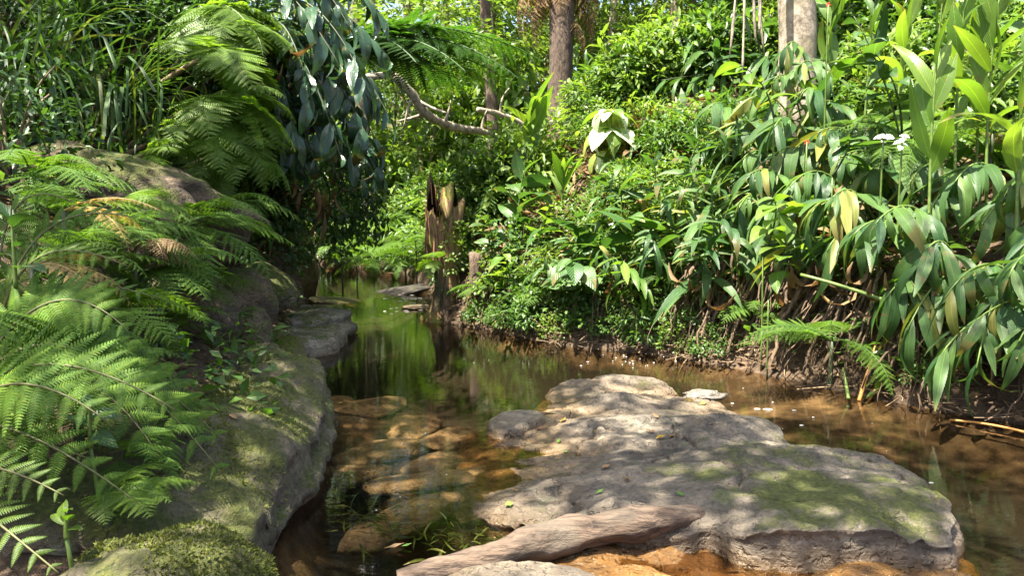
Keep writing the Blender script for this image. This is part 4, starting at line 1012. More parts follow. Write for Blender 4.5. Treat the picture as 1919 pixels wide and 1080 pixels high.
# fallen pale branches
def branch(pts, r0, r1, label, twigs):
    P = catmull(pts, 30, False); b0 = P[0].copy(); P = P - b0
    o = thing('fallen_branch', b0, label, 'branch', 'bleached branches across the far bank')
    link('limb', mesh('limb', *tube(P, np.linspace(r0, r1, 30), 9, .25, 3), M['branch']), o)
    for (f, d, l) in twigs:
        p = P[int(f * 29)]; e = p + np.array(d) * l
        link('twig', mesh('twig', *tube(bez(p, (p + e) / 2 + RNG.normal(size=3) * .05, e, 7), np.linspace(r1 * .8, r1 * .25, 7), 6, .2), M['branch']), o)
branch([at(738, 140, 12.5), at(775, 180, 12.8), at(800, 215, 13), at(850, 238, 13.4), at(900, 246, 13.8), at(940, 262, 14.2), at(965, 285, 14.4), g3(.2, 14.6) - [0, 0, .1]], .085, .045, 'long bleached branch curving down across the far bank',
       [(.15, (-.3, 0, -1), .55), (.2, (1, 0, -.4), .5), (.3, (-.8, 0, -.2), .6), (.4, (.3, 0, 1), .4), (.6, (.2, 0, .9), .45), (.02, (-.8, 0, .5), .7), (.75, (.1, 0, 1), .3)])
branch([at(895, 205, 14.5), at(935, 214, 14.8), at(978, 232, 15), at(1005, 270, 15.2), g3(.7, 15.4) - [0, 0, .1]], .06, .045, 'short bleached branch end beside the tall trunk', [(.3, (.3, 0, 1), .5), (.7, (.3, 0, 1), .4)])

# ------------------------------------------------------------------ stump
sb = np.array([-.80, 9.3, -.05]); ST = thing('stump', sb, 'rotten mossy tree stump with red-brown splintered top standing in the water', 'stump')
n = 26; zs = np.linspace(0, 1.5, n); P = np.column_stack([.02 * np.sin(zs * 4), .0 * zs, zs])
rad = np.interp(zs, [0, .15, .35, .6, .9, 1.2, 1.5], [.32, .21, .14, .14, .18, .21, .20])
V, F = tube(P, rad, 40, 0); an = np.arctan2(V[:, 1], V[:, 0])
rr = 1 + .07 * np.sin(an * 13 + 3 * np.sin(V[:, 2] * 3)) + .20 * np.sin(an * 5 + V[:, 2] * 1.5) * np.interp(V[:, 2], [0, .5, 1.4], [1, .5, .6]) + .22 * fbm(V, 5, 4, 2); C = np.repeat(P, 40, 0)
V = C + (V - C) * rr[:, None]; V[:40, 2] -= .6; V[:, 2] *= 1 + .30 * sst(.5, 1.5, V[:, 2]) * (fbm(np.column_stack([np.cos(an), np.sin(an), 0 * an]), 2.6, 3, 4) - .25 * np.cos(an)); link('trunk', mesh('trunk', V, F, M['stump']), ST)
for i in range(44):
    a = RNG.uniform(0, 6.28); r_ = RNG.uniform(.06, .20); x0 = -.13 + r_ * math.cos(a) * .8; y0 = r_ * math.sin(a); z0 = RNG.uniform(.6, 1.1); h = RNG.uniform(.35, .85)
    p0 = np.array([x0, y0, z0]); p1 = p0 + [RNG.normal() * .02, RNG.normal() * .02, h]
    link('splinter', mesh('splinter', *tube(bez(p0, (p0 + p1) / 2 + RNG.normal(size=3) * .02, p1, 6), np.linspace(.020, .004, 6), 5, .3, i), M['spike']), ST)
for i, (a, l, r_) in enumerate([(200, .32, .045), (225, .36, .05), (250, .34, .04), (275, .38, .05), (300, .42, .045), (330, .5, .05), (170, .3, .04), (238, .25, .03), (290, .3, .03), (262, .28, .035), (315, .36, .03)]):
    d = np.array([math.cos(R(a)), math.sin(R(a)), 0]); p0 = d * .09 + [0, 0, RNG.uniform(.4, .75)]; p1 = d * l + [0, 0, -.12]
    link('root', mesh('root', *tube(bez(p0, d * .10 + [0, 0, .18], p1, 12), np.linspace(r_, r_ * .75, 12), 9, .3, i), M['root'] if i % 2 else M['stump']), ST)
V, F = clumps(90, 14, (.24, .24, .62), .08, l_round[0], l_round[1], .045, 91, False); ok = V + [.10, -.02, .8]
tag(link('creeper', mesh('creeper', ok, F, M['small_light'], False), ST), 'yellow-green creeper on the stump', kind='stuff')
fern(at(822, 490, 9.1), 5, .4, 'light', 'small bright fern hanging from the side of the stump', None, (60, 200))
# second little post beside it
V, F = tube(bez([0, 0, -.1], [.02, 0, .4], [0, 0, .85], 10), np.linspace(.10, .075, 10), 14, .25, 5)
tag(link('stump', mesh('stump', V, F, M['bark']), None, [float(x) for x in (-.42, 9.0, 0)]), 'thin dark broken post just right of the mossy stump', 'stump')

# ------------------------------------------------------------------ far bank undergrowth behind the bend
rg = np.random.default_rng(5); lst = []
LOOK = {'oval_light': 'light green oval-leaved', 'slim': 'mid green narrow-leaved', 'round_light': 'light green round-leaved', 'slim_light': 'yellow-green narrow-leaved', 'oval': 'mid green oval-leaved', 'round': 'mid green round-leaved', 'dark': 'dark'}
KL = {k: [] for k in LOOK}
px = rg.uniform(640, 1010, 60); py = rg.uniform(265, 500, 60)
H = hits(px, py, 10)
for i, p in enumerate(H):
    if np.isnan(p[0]) or p[1] > 30: continue
    kd = ['oval_light', 'slim', 'round_light', 'slim_light', 'oval'][i % 5]
    KL[kd].append((shrub(p, rg.uniform(.7, 1.3), kd, 'x', 'shrubs on the far bank beyond the bend'), px[i]))
for kd in KL: order(KL[kd], LOOK[kd] + ' shrub on the far bank beyond the bend, {} of its kind'); KL[kd] = []
px = rg.uniform(640, 1000, 26); py = rg.uniform(280, 500, 26); H = hits(px, py, 10)
for i, p in enumerate(H):
    if np.isnan(p[0]) or p[1] > 30: continue
    lst.append((fern(p + [0, 0, .15], 8, rg.uniform(.8, 1.3), ['fern', 'light', 'fern'][i % 3], 'x', 'ferns on the far bank beyond the bend'), px[i]))
order(lst, 'fern in the undergrowth of the far bank, {} of its kind'); lst = []
for px, py, Y in [(668, 490, 15.5), (700, 488, 16), (760, 490, 15.5), (640, 470, 14.5), (780, 470, 14)]:
    lst.append((fern(at(px, py, Y), 9, 1.0, 'fern', 'x', 'ferns at the far bend'), px))
order(lst, 'fern overhanging the water at the far bend, {} of them')
# middle bank: behind shrubs up to the trunks
px = rg.uniform(1000, 1919, 70); py = np.where(px < 1440, rg.uniform(200, 300, 70), rg.uniform(120, 300, 70)); H = hits(px, py, 10.5)
for i, p in enumerate(H):
    if np.isnan(p[0]) or p[1] > 32 or (980 < px[i] < 1110 and p[1] < 13): continue
    kd = ['oval_light', 'slim_light', 'round_light', 'slim', 'oval'][i % 5]; KL[kd].append((shrub(p, rg.uniform(.7, 1.2), kd, 'x', 'shrubs behind the right bank'), px[i]))
for kd in KL: order(KL[kd], LOOK[kd] + ' shrub in the wood behind the right bank, {} of its kind')
lst = []
bx_ = rg.uniform(1110, 1420, 26); by_ = rg.uniform(250, 470, 26); H = hits(bx_, by_, 6.5)
for i, p in enumerate(H):
    if np.isnan(p[0]) or p[1] > 13: continue
    lst.append((shrub(p - [0, 0, .05], rg.uniform(.45, .7), ['slim_light', 'oval_light', 'slim', 'round_light', 'oval'][i % 5], 'x', 'small plants on the sunlit bank', 'plant', 'leafy_plant'), bx_[i]))
order(lst, 'small leafy plant on the sunlit bank below the whitish plant, {} of them')
lst = []
bx_ = rg.uniform(1520, 1919, 24); by_ = rg.uniform(60, 260, 24); H = hits(bx_, by_, 7.0)
for i, p in enumerate(H):
    if np.isnan(p[0]) or p[1] > 20: continue
    lst.append((shrub(p - [0, 0, .05], rg.uniform(.7, 1.1), ['slim', 'oval', 'slim_light', 'round', 'oval_light'][i % 5], 'x', 'shrubs at the top of the ginger slope'), bx_[i]))
order(lst, 'shrub on the slope above the ginger thicket, {} of them')
# tall bushes closing the gaps between the trunks
lst = []
for i, (px, Y) in enumerate([(600, 22), (680, 20), (740, 24), (800, 20), (860, 26), (900, 21), (960, 25), (1010, 20), (1080, 24), (1130, 21), (1190, 26), (1300, 26), (1350, 20), (1420, 24), (1480, 18), (1560, 15), (1640, 17), (1720, 14), (1790, 16), (1860, 13), (1930, 15), (1230, 30)]):
    x = (px - 959.5) / FPX * Y; o = shrub(g3(x, Y), rg.uniform(2.2, 3.2) * (.8 if Y < 18 else 1.1), ['oval_light', 'slim_light', 'oval', 'round_light'][i % 4], 'x', 'tall bushes between the background trunks', 'bush', 'bush', 1.3); lst.append((o, px))
order(lst, 'tall sunlit bush among the background trunks, {} of them')

# ------------------------------------------------------------------ near right bank
lst = []
for i, (x, y, s, kd, st) in enumerate([(-.42, 9.5, .7, 'round_light', 1.2), (-.12, 8.75, .65, 'round_light', 1.2), (.1, 8.75, .75, 'round', 1.25), (.15, 8.2, .65, 'round', 1.15), (.45, 8.1, .75, 'round_light', 1.2), (.62, 7.75, .62, 'round', 1.2), (.95, 7.75, .65, 'oval', 1.1), (-.3, 10.1, .9, 'round_light', 1.0), (.5, 8.9, .6, 'oval_light', 1.2), (.9, 8.4, .6, 'round_light', 1.0), (1.35, 7.45, .5, 'oval', 1.0), (1.3, 8.2, .5, 'oval_light', 1.0)]):
    p = g3(x, y); p[2] = max(.02, p[2] - .1); o = shrub(p, s, kd, 'x', 'round-leaved shrubs along the bank', stretch=st); lst.append((o, proj(p)[0]))
order(lst, 'round-leaved shrub on the bank right of the stump, {} of the row')
lst = []
for i, (x, y, s) in enumerate([(-.35, 8.62, .42), (-.05, 8.3, .4), (.22, 8.0, .45), (.45, 7.65, .38), (.72, 7.42, .42), (1.0, 7.3, .38), (1.25, 7.15, .42), (1.5, 6.9, .36), (1.75, 6.62, .4), (2.85, 5.15, .3)]):
    p = np.array([x, y, max(.05, gz(x, y))]); o = shrub(p, s, ['round', 'oval', 'slim', 'round_light'][i % 4], 'x', 'low plants at the right waterline', stretch=.9); lst.append((o, proj(p)[0]))
order(lst, 'low leafy plant at the foot of the right bank, {} along the waterline')
lst = []
for i, (x, y, s) in enumerate([(.2, 8.25, .5), (.8, 7.7, .52), (1.32, 7.4, .5), (1.7, 7.05, .5)]):
    p = np.array([x, y, max(.2, gz(x, y) - .12)]); o = shrub(p, s, ['slim', 'oval', 'slim_light', 'round'][i % 4], 'x', 'shrubs hanging over the middle of the bank', stretch=1.0); lst.append((o, proj(p)[0]))
order(lst, 'leafy shrub hanging over the bank between stump and roots, {} of them')
for px, py, Y, lab in [(905, 590, 8.9, 'small fern at the waterline right of the stump'), (1030, 600, 8.1, 'fern under the round-leaved shrubs at the water'), (1210, 560, 7.6, 'fern on the shaded bank by the leaning stake'), (1420, 610, 6.6, 'fern between the roots at the middle of the right bank')]:
    p = at(px, py, Y); p[2] = max(gz(p[0], p[1]), .15) + .05; fern(p, 7, .5, 'sword', lab, 'ferns on the right bank', (90, 270))
# tall shoots and rosettes behind the shrubs
def up_shoot(px, py, Y, h, lean, n, L, kind, label, group=None, **kw):
    b = at(px, py, Y); b[2] = gz(b[0], b[1])
    return shoot(b, b + [lean * .2, 0, h * .6], b + [lean, kw.pop('ly', -.1), h], n, L, kind, label, 'ginger', group, **kw)
up_shoot(985, 350, 9.6, 1.15, .08, 8, .55, 'ginger_light', 'upright bright ginger shoot just left of the tall trunk', droop=-.6, spread=.35, start=.2)
up_shoot(965, 480, 8.9, 1.05, .1, 9, .42, 'broad', 'large-leaved shoot rising from the shrubs right of the stump', droop=.1, spread=1)
up_shoot(1050, 440, 8.9, .75, .05, 7, .4, 'ginger_light', 'light green shoot with erect leaves in front of the tall trunk', droop=-.5, spread=.5)
up_shoot(1060, 560, 8.0, .6, .1, 8, .3, 'broad', 'broad-leaved shoot among the round-leaved shrubs', droop=.2)
up_shoot(1160, 620, 7.5, .55, -.12, 9, .36, 'ginger', 'shoot with drooping leaves hanging over the rapid', droop=.9)
up_shoot(1250, 640, 7.2, .9, .2, 10, .5, 'ginger', 'arching cane at the water left of the exposed roots', droop=.6)
up_shoot(1310, 660, 6.9, 1.05, .1, 11, .5, 'dark_blade', 'strap-leaved cane drooping into the water left of the roots', droop=.7)
up_shoot(1280, 560, 7.4, 1.0, -.3, 10, .5, 'ginger', 'cane leaning left over the strap-leaved cane', droop=.6)
up_shoot(1340, 600, 7.0, 1.15, -.1, 11, .5, 'dark_blade', 'tall strap-leaved cane behind the drooping one', droop=.6)
lst = []
for i, (px, py, Y, h, ln, n, L, kd, dr) in enumerate([(1090, 560, 7.9, .75, -.1, 9, .32, 'broad', .3), (1120, 520, 8.2, .8, .1, 10, .36, 'ginger', .5), (1170, 500, 8.1, .85, -.15, 10, .4, 'ginger', .6), (1200, 560, 7.6, .7, -.2, 10, .38, 'broad', .5), (1230, 500, 7.9, .9, -.1, 11, .42, 'ginger', .6),
        (1270, 470, 7.9, .95, .1, 11, .42, 'dark_blade', .5), (1300, 540, 7.4, .9, -.25, 11, .44, 'ginger', .7), (1360, 520, 7.2, 1.0, -.3, 12, .44, 'ginger', .7), (1390, 580, 6.8, .8, -.3, 11, .42, 'ginger', .8), (1330, 450, 7.9, 1.1, -.2, 12, .46, 'dark_blade', .5), (1010, 520, 8.6, .7, .1, 9, .3, 'broad_light', .3), (930, 540, 9.0, .6, -.1, 8, .26, 'broad', .3), (1150, 590, 7.6, .5, -.2, 9, .32, 'ginger', .9), (960, 590, 8.5, .55, -.1, 9, .26, 'broad_light', .5), (1040, 600, 7.95, .6, -.15, 10, .32, 'ginger', .8), (1100, 610, 7.6, .55, -.2, 10, .34, 'broad', .7), (1190, 610, 7.35, .6, -.2, 10, .38, 'ginger_light', .8), (1250, 600, 7.3, .7, -.25, 11, .42, 'dark_blade', .8), (1330, 620, 6.95, .7, -.25, 11, .42, 'ginger', .8), (1000, 560, 8.4, .75, .1, 10, .34, 'dark_blade', .5)]):
    lst.append((up_shoot(px, py, Y, h, ln, n, L, kd, 'x', 'leafy canes in front of the right bank', droop=dr, ly=-.35), px))
order(lst, 'leafy cane hanging down the bank between stump and ginger, {} of them')
# drooping rosette, sun glare painted into its whitish leaves
b = at(1140, 345, 9.2); o = thing('sun_glare_plant', b, 'plant with big leaves painted whitish for sun glare drooping in tiers by the tall trunk', 'plant')
link('stem', mesh('stem', *tube(bez([0, 0, -.7], [0, 0, .3], [.02, 0, .86], 8), .02, 6), M['stem']), o)
for ring, (z, nl, l, dr) in enumerate([(.86, 10, .42, .55), (.66, 10, .5, .8), (.40, 9, .5, 1.1)]):
    for i in range(nl):
        a = i / nl * 6.28 + ring * .4; D = np.array([math.cos(a), math.sin(a), -dr * .55 + .25]); link('leaf', random.choice(LEAF['pale' if (i + ring) % 4 else 'broad_light'][2:]), o, None, mtx([0, 0, z], ortho(D, UP + RNG.normal(size=3) * .15), l * RNG.uniform(.85, 1.1)))
# dead and green strap grass on the sunlit bank
for i, (px, py, Y, kd) in enumerate([(1230, 330, 10, 'blade_wide'), (1290, 310, 9.6, 'blade_wide'), (1340, 300, 9.2, 'blade_wide'), (1190, 380, 9.2, 'blade_wide'), (1270, 390, 8.6, 'blade_wide'), (1330, 380, 8.3, 'blade'), (1150, 420, 8.8, 'blade')]):
    grass(hit(px, py, 5), 30, .8, ['pale strap grass behind the whitish plant', 'pale strap grass at the crest of the sunlit bank', 'strap grass left of the ginger crest', 'strap grass right below the whitish plant', 'strap grass midway down the sunlit bank', 'fine grass beside the dark ginger canes', 'fine grass over the round-leaved shrubs'][i], 'strap grass on the sunlit bank', (0, 360), kd)
# dark palm-like canes in the middle distance
lst = []
for i, (bx, tx, ty, Y) in enumerate([(1330, 1250, 70, 10.5), (1350, 1300, 100, 10), (1370, 1240, 150, 10), (1390, 1330, 60, 10.5), (1400, 1280, 200, 9.5), (1420, 1380, 30, 10), (1140, 1090, 150, 13), (1150, 1180, 130, 13), (1140, 1130, 70, 13.5), (1220, 1180, 160, 11.5), (1250, 1300, 180, 11), (1290, 1240, 220, 10.5), (1300, 1350, 130, 10.5), (1200, 1230, 110, 12), (1360, 1300, 40, 11), (1420, 1440, 110, 9.8), (1240, 1200, 60, 12)]):
    b = at(bx, 330, Y); b[2] = gz(b[0], b[1]); t = at(tx, ty, Y - .3)
    o = shoot(b, np.array([b[0], b[1], t[2] + .2]), t, 11, .62, 'dark_blade', 'x', 'ginger', 'dark canes before the sky gap', 'ginger_plant', .014, .35, .25, .9, 'stem_dark'); lst.append((o, tx))
order(lst, 'dark narrow-leaved cane standing before the sky gap, {} of them')
# brown hanging strips
hs = thing('dead_stalk_bunch', at(1400, -30, 8.0), 'brown dry stalks hanging from the top edge left of the pale trunk', 'dead stalks')
for i in range(5):
    x = [-.1, -.02, .06, .1, .14][i]; e = np.array([x + [-.06, .0, .05, .1, .0][i], 0, [-.75, -.95, -.6, -.7, -.5][i]])
    link('stalk', mesh('stalk', *tube(bez([x, 0, .5], [x, 0, -.2], e, 9), [.014, .014, .013, .012, .012, .014, .016, .013, .004], 6, .3, i), M['branch']), hs)

# the ginger thicket
lst = [[], [], []]
rg = np.random.default_rng(21)
def ginger(row, bx, by, tip, n, L, kind='ginger', **kw):
    b = g3(bx, by); b[2] -= .05; t = np.asarray(tip, float)
    c = b * .45 + t * .55; c[2] = max(b[2], t[2]) + kw.pop('rise', .35)
    o = shoot(b, c, t, n, L, kind, 'x', 'ginger', 'ginger canes on the right bank', n_dead=kw.pop('nd', 1), **kw); lst[row].append((o, proj(t)[0])); return o
rows = [  # base x, base y offset from the waterline, tip pixel and depth
    (0, [(1400, 330, 6.6), (1430, 400, 6.3), (1480, 350, 6.2), (1440, 300, 6.9), (1520, 400, 5.9), (1560, 370, 5.8), (1550, 470, 5.7), (1600, 440, 5.5), (1640, 420, 5.3), (1660, 560, 5.2), (1720, 500, 5.1), (1700, 620, 5.0), (1770, 560, 4.8), (1760, 670, 4.7), (1830, 600, 4.6), (1830, 690, 4.5), (1890, 520, 4.5), (1910, 640, 4.4), (1960, 600, 4.3), (1470, 470, 6.1), (1380, 400, 6.8)]),
    (1, [(1360, 250, 7.6), (1400, 190, 7.6), (1450, 240, 7.2), (1480, 290, 6.9), (1530, 250, 6.8), (1570, 300, 6.5), (1620, 330, 6.2), (1660, 290, 6.2), (1700, 350, 5.9), (1740, 400, 5.6), (1790, 340, 5.6), (1840, 420, 5.3), (1880, 360, 5.3), (1930, 440, 5.0), (1600, 240, 6.8), (1500, 180, 7.4), (1390, 300, 7.4), (1340, 330, 7.6), (1350, 430, 7.2), (1310, 380, 7.8), (1330, 200, 8.2), (1420, 450, 6.7), (1380, 500, 6.8), (1290, 300, 8.4), (1450, 150, 7.7), (1500, 120, 7.6), (1530, 200, 7.4), (1470, 90, 7.9)])]
for row, tips in rows:
    for (px, py, Y) in tips:
        t = at(px, py, Y); dx = rg.uniform(.55, .95); bx, by = t[0] + dx, t[1] + rg.uniform(.25, .8)
        d = float(poly_dist(np.array([bx]), np.array([by]), RIGHT)[0])
        if bool(inside(np.array([bx]), np.array([by]))[0]) or d < .25: bx += .5; by += .5
        ginger(row, bx, by, t, 16, rg.uniform(.36, .46), rise=rg.uniform(.25, .5), start=.3, droop=.62, r=.013)
order(lst[0], 'ginger cane arching over the water from the bank, {} in the front row')
order(lst[1], 'ginger cane in the second row of the thicket, {} along the row')
for px, py0, py1, Y, kd in [(1745, 480, -30, 5.6, 'ginger_light'), (1790, 420, -40, 6.2, 'ginger_light'), (1850, 400, -20, 6.0, 'ginger_light'), (1830, 380, 60, 6.6, 'ginger_light'), (1910, 500, 20, 5.2, 'ginger_light'), (1930, 400, -40, 6.4, 'ginger'), (1680, 330, 40, 7.2, 'ginger_light'), (1540, 300, -20, 8.0, 'ginger_light'), (1620, 300, -30, 7.8, 'ginger')]:
    b = at(px, py0, Y); b[2] = gz(b[0], b[1]); t = at(px + 25, py1, Y)
    o = shoot(b, (b + t) / 2 + [-.05, .05, .1], t, 13, .48, kd, 'x', 'ginger', 'upright ginger canes on the right bank', r=.014, start=.35, droop=-.45, spread=.65, fl=1.2); lst[2].append((o, px))
order(lst[2], 'upright backlit ginger cane rising above the thicket, {} of them')
# broad-leaved climber
lst2 = []
for i, (b0, t0) in enumerate([((1700, 330, 6.3), (1600, 30, 6.3)), ((1690, 250, 6.4), (1640, 100, 6.2)), ((1560, 330, 6.3), (1590, 260, 6.1)), ((1450, 220, 6.8), (1385, 120, 6.8)), ((1430, 480, 6.1), (1450, 370, 6.0)), ((1440, 560, 6.0), (1470, 430, 5.9))]):
    b, t = at(*b0), at(*t0); o = shoot(b, (b + t) / 2 + [.1, 0, .1], t, 10, .26, 'broad' if i < 3 else 'broad_light', 'x', 'plant', 'broad-leaved climbers in the ginger', 'broad_leaved_plant', .01, .2, .5, 1.1, 'stem_dark'); lst2.append((o, t0[0]))
order(lst2, 'oval-leaved climber growing through the ginger, {} of them')
for px, py, Y, lab in [(1700, 270, 6.4, 'feathery fern in the middle of the ginger thicket'), (1640, 240, 6.8, 'feathery fern beside the white flowers'), (1860, 250, 6.6, 'pale feathery fern among the upright canes'), (1560, 640, 5.6, 'low dark fern on the shaded bank under the ginger')]:
    fern(at(px, py, Y), 8, .7, 'light' if px == 1860 else 'fern', lab, 'ferns in the thicket', (0, 360))
# flowers
for (px, py), lab in [((1655, 262), 'left white ginger flower above the thicket'), ((1690, 265), 'right white ginger flower above the thicket')]:
    p = at(px, py, 5.7); o = thing('ginger_flower', p, lab, 'flower', 'white flowers in the ginger')
    link('stem', mesh('stem', *tube(bez([0, 0, 0], [.02, .02, -.2], [.05, .12, -.45], 6), .006, 5), M['stem']), o)
    pm = mesh('petal', *leafgeo(.55, 4, .2, .8, .55, .8), M['white'])
    for i in range(7):
        a = i * .9; link('petal', pm, o, None, mtx([RNG.normal() * .02, RNG.normal() * .02, RNG.normal() * .02], ortho(np.array([math.cos(a), math.sin(a) * .6, RNG.uniform(-.2, .8)]), np.array([0, -.6, .7])), .075))
rp = mesh('petal', *leafgeo(.5, 3, .2, .5, .5, .8), M['red'])
for (px, py, Y), lab in [((1512, 266, 6.4), 'tiny red flower in the shaded ginger'), ((1552, 8, 7.0), 'tiny red flower near the top of the pale trunk')]:
    o = thing('red_flower', at(px, py, Y), lab, 'flower'); link('stem', mesh('stem', *tube(bez([0, 0, 0], [0, .05, -.1], [.03, .1, -.3], 5), .004, 5), M['stem']), o)
    for i in range(5): link('petal', rp, o, None, mtx([0, 0, 0], ortho(np.array([math.cos(i * 1.26), -.3, math.sin(i * 1.26)]), np.array([0, -1, .3])), .026))

# exposed roots and dead stalks under the bank
seg = RIGHT[3:11]; lens = [math.dist(a, b) for a, b in zip(seg[:-1], seg[1:])]
def on_bank(u):
    q = u * sum(lens)
    for (a, b), l in zip(zip(seg[:-1], seg[1:]), lens):
        if q <= l: return np.array(a) + (np.array(b) - np.array(a)) * q / l, np.array([(b[1] - a[1]), -(b[0] - a[0])]) / l
        q -= l
    return np.array(seg[-1]), np.array([1, 0])
lst = []
for c in range(11):
    u0 = (c + .5) / 11; p, nrm = on_bank(u0); nrm = nrm if nrm[0] + nrm[1] > 0 else -nrm
    base = np.array([p[0] + nrm[0] * .35, p[1] + nrm[1] * .35, .62]); o = thing('root_tangle', base, 'x', 'roots', 'root tangles under the right bank')
    far_end = base[0] < 1.45
    for i in range(11 if far_end else 32):
        q, n2 = on_bank(min(.999, max(0, u0 + RNG.uniform(-.055, .055)))); n2 = n2 if n2[0] + n2[1] > 0 else -n2
        d0 = RNG.uniform(.3, .5); top = np.array([q[0] + n2[0] * d0, q[1] + n2[1] * d0, RNG.uniform(.6, .95)])
        d1 = RNG.uniform(-.03, .22); foot = np.array([q[0] + n2[0] * d1 + RNG.normal() * .12, q[1] + n2[1] * d1 + RNG.normal() * .05, RNG.uniform(-.05, .12)])
        mid = (top + foot) / 2 - np.append(n2, 0) * RNG.uniform(.08, .22) + RNG.normal(size=3) * .06
        P = bez(top, mid, foot, 12) - base; P += np.cumsum(RNG.normal(size=(12, 3)) * .018, 0)
        r_ = RNG.choice([.004, .005, .007, .009] if far_end else [.004, .005, .007, .009, .013, .022]); link('root', mesh('root', *tube(P, np.linspace(r_, r_ * .5, 12), 6, .2, i), M['root']), o)
    for i in range(4 if far_end else 13):
        D = np.array([RNG.normal() * .3, RNG.normal() * .3, -1]); link('dead_leaf', random.choice(LEAF['dead']), o, None, mtx(np.array([RNG.normal() * .2, RNG.normal() * .15, RNG.uniform(0, .3)]), ortho(D, RNG.normal(size=3)), RNG.uniform(.25, .55)))
    lst.append((o, proj(base)[0]))
order(lst, 'tangle of bare brown roots under the right bank, {} of the row')
# debris at the water's edge
mb = MB()
for i in range(520):
    q, n2 = on_bank(RNG.uniform(0, .8)); n2 = n2 if n2[0] + n2[1] > 0 else -n2; d = RNG.uniform(-.06, .4)
    x, y = q + n2 * d; p = np.array([x, y, max(0.01, gz(x, y)) + RNG.uniform(0, .06)]); a = RNG.uniform(0, 6.28); l = RNG.uniform(.05, .28)
    e = p + np.array([math.cos(a), math.sin(a), RNG.normal() * .35]) * l
    mb.add(*tube(bez(p, (p + e) / 2 + RNG.normal(size=3) * .02, e, 4), RNG.uniform(.002, .006), 4))
tag(link('debris', mb.mesh('debris', M['twig'])), 'dry twigs and broken stalks strewn along the right waterline', 'debris', kind='stuff')
# bent broken stalk leaning into the water
b = onz(1640, 742, .0); o = thing('broken_stalk', b, 'broken orange ginger stalk standing in the water by the roots', 'stalk')
for P, m in [(bez(onz(1610, 752, 0), at(1640, 650, 5.5), at(1665, 570, 5.6), 10), 'stem_orange'), (bez(onz(1628, 750, 0), at(1655, 700, 5.3), at(1700, 700, 5.3), 10), 'stem_orange'), (bez(onz(1650, 742, 0), at(1660, 660, 5.45), at(1690, 620, 5.5), 10), 'twig'), (bez(onz(1590, 748, .02), at(1585, 715, 5.4), at(1580, 690, 5.4), 8), 'stem')]:
    link('stalk', mesh('stalk', *tube(P - b, np.linspace(.013, .008, len(P)), 7, .2), M[m]), o)
for i in range(4): link('leaf', random.choice(LEAF['ginger_light']), o, None, mtx(at(1650, 690, 5.3) - b + RNG.normal(size=3) * .03, ortho(np.array([RNG.normal() * .4, -.2, -1]), RNG.normal(size=3)), .24))
tag(link('fallen_stalk', mesh('fallen_stalk', *tube(bez(onz(1780, 788, .01), onz(1850, 792, .03), onz(1925, 812, .02), 10), .009, 6, .2), M['stem_orange'])), 'orange stalk lying on the waterline at the right edge', 'stalk')
tag(link('fallen_stalk', mesh('fallen_stalk', *tube(bez(at(1170, 555, 7.4), at(1195, 600, 7.2), at(1212, 655, 7.0), 10), np.linspace(.02, .03, 10), 8, .2), M['root'])), 'short leaning brown stake at the rapid', 'stalk')
tag(link('fallen_stalk', mesh('fallen_stalk', *tube(bez(at(1215, 560, 7.3), at(1250, 610, 7.1), at(1278, 650, 7.0), 10), np.linspace(.012, .018, 10), 7, .2), M['twig'])), 'thin pale stalk leaning beside the brown stake', 'stalk')
tag(link('fallen_stalk', mesh('fallen_stalk', *tube(bez(at(1500, 515, 5.6), at(1600, 540, 5.4), at(1700, 580, 5.3), 10), np.linspace(.012, .016, 10), 7, .05), M['stem'])), 'green stalk slanting across the shaded roots', 'stalk')
# sunken stones in the clear shallows
lst = []
for i, (px, py, r_) in enumerate([(680, 770, .2), (770, 800, .17), (640, 800, .12), (705, 850, .17), (655, 890, .13), (780, 905, .16), (820, 870, .13), (930, 893, .15), (850, 825, .14), (905, 955, .13), (690, 1012, .10), (790, 965, .13), (625, 765, .13), (960, 930, .12)]):
    p = onz(px, py, -.10); o = boulder('sunken_stone', p, (r_ * 2.1, r_ * 1.15, .055), M['rock_sunk'], 'x', 200 + i, RNG.uniform(0, 3), 6, .15, ICO3, 'stone', 'stones under the clear water'); lst.append((o, px))
order(lst, 'tan stone under the clear brown water, {} of the sunken ones')
# moss tufts growing on the rocks
def tufts(o, n, thr, size, seed):
    me = o.data; nv = len(me.vertices); co = np.empty(nv * 3); me.vertices.foreach_get('co', co); co = co.reshape(-1, 3)
    nr_ = np.empty(nv * 3); me.vertices.foreach_get('normal', nr_); nr_ = nr_.reshape(-1, 3); rg = np.random.default_rng(seed)
    fa = np.array([p.vertices[:3] for p in me.polygons]); k = rg.integers(0, len(fa), n * 3)
    w = rg.dirichlet((1, 1, 1), n * 3); P = np.einsum('nk,nkj->nj', w, co[fa[k]]); Q = np.einsum('nk,nkj->nj', w, nr_[fa[k]])
    ok = (fbm(P + np.array(o.location), 2.3, 4, seed) + .5 * Q[:, 2] > thr) & (Q[:, 2] > .05) & (P[:, 2] + o.location[2] > .06); P, Q = P[ok][:n], Q[ok][:n]
    if len(P) < 5: return
    V, F = mass(*leafgeo(.45, 2, .2, .6, .4), P - Q * .002, frames(Q + rg.normal(size=Q.shape) * .8, rg.normal(size=Q.shape)), size * rg.uniform(.4, 1.3, len(P)))
    tag(link('moss', mesh('moss', V, F, M['moss'], False), o), 'yellow-green moss', kind='stuff')
for o in list(bpy.data.objects):
    if o.parent is None and o.type == 'MESH' and o.data.materials and o.data.materials[0] in (M['rock'], M['rock_bank']):
        tufts(o, 9000, .55 if o.data.materials[0] is M['rock'] else .85, .016, 3)
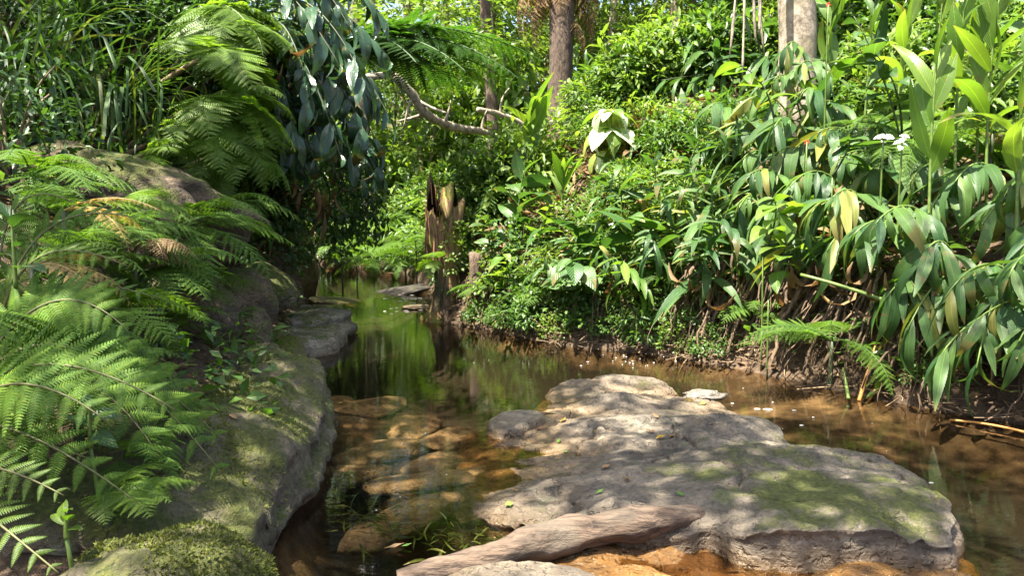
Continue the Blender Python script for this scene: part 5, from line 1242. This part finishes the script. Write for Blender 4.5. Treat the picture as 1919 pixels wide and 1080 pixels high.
# weed in the shallows
V0, F0 = leafgeo(.12, 4, .2, 1.0, .4); rgw = np.random.default_rng(4)
for (px, py), lab in [((690, 960), 'patch of green weed in the shallows before the log'), ((860, 985), 'tuft of pale weed against the log'), ((600, 880), 'dark weed in the deep water beside the boulder')]:
    c = onz(px, py, .0); n = 90; P = c + rgw.normal(size=(n, 3)) * [.10, .09, 0] + [0, 0, -.05]
    D = rgw.normal(size=(n, 3)) * [1, .7, .2] + [0, 0, .25]; V, F = mass(V0, F0, P, frames(D, rgw.normal(size=(n, 3)) + [0, 0, 1]), .10 * rgw.uniform(.4, 1.1, n))
    tag(link('water_weed', mesh('water_weed', V, F, M['weed'], False)), lab, 'weed', kind='stuff')

# ------------------------------------------------------------------ rootstocks: every plant that leans out of a bank is tied back to it
def anchor(o, direction, r, mat, name='stem'):
    p0 = np.array(o.location); d = np.asarray(direction, float); d /= np.linalg.norm(d); s = np.arange(.02, 7, .05)
    P = p0 + d * s[:, None] - UP * (.04 * s ** 2)[:, None]
    hit_ = np.where(P[:, 2] <= ground(P[:, 0], P[:, 1]))[0]
    if not len(hit_): return
    e = P[hit_[0]]; L = np.linalg.norm(e - p0)
    if L < .08: return
    n = max(5, int(L * 6)); C = bez(p0, (p0 + e) / 2 + np.array([RNG.normal() * .05, RNG.normal() * .05, .08 * L]) * (abs(d[2]) < .9), e - UP * .05, n)
    inv = np.array(o.matrix_basis.inverted()); C = C @ inv[:3, :3].T + inv[:3, 3]; k = 1 / max(o.scale)
    link(name, mesh(name, *tube(C, np.linspace(r * .7, r, n) * k, 7, .15), M[mat]), o)
bpy.context.view_layer.update()
for o in [q for q in bpy.data.objects if q.parent is None and q.type == 'EMPTY']:
    x, y, z = o.location; gap = z - gz(x, y); nm = o.name.split('.')[0]
    if gap < .10 or nm in ('stump', 'root_tangle', 'palm_tree', 'tree', 'broken_stalk'): continue
    left = x < -1.5 and y < 14
    if nm in ('glossy_plant', 'vine', 'dead_leaf_bunch'): anchor(o, (-1, .35, -.12), .018, 'stem_dark')
    elif nm == 'fallen_branch':
        if x < -1.2: anchor(o, (-1, .1, -.05), .07, 'branch', 'limb')
    elif nm == 'tree_fern': anchor(o, (-1, .2, -.3), .12, 'bark', 'trunk')
    elif nm in ('fern', 'shrub', 'grass_clump') and left and gap > .7: anchor(o, (-1, .3, -.45), .03, 'twig', 'rootstock')
    elif nm in ('fern', 'shrub', 'grass_clump', 'leafy_plant'): anchor(o, (0, .05, -1), .022, 'stem_dark', 'rootstock')
    elif nm in ('ginger_flower', 'red_flower', 'broad_leaved_plant', 'sun_glare_plant'): anchor(o, (.05, .1, -1), .009, 'stem')
    elif nm == 'dead_stalk_bunch':
        link('limb', mesh('limb', *tube(bez(np.array([-.1, 0, .5]), np.array([.3, .4, .62]), np.array([3.2, 9.0, z + .75]) - np.array(o.location), 10), np.linspace(.02, .05, 10), 8, .2), M['bark_pale']), o)
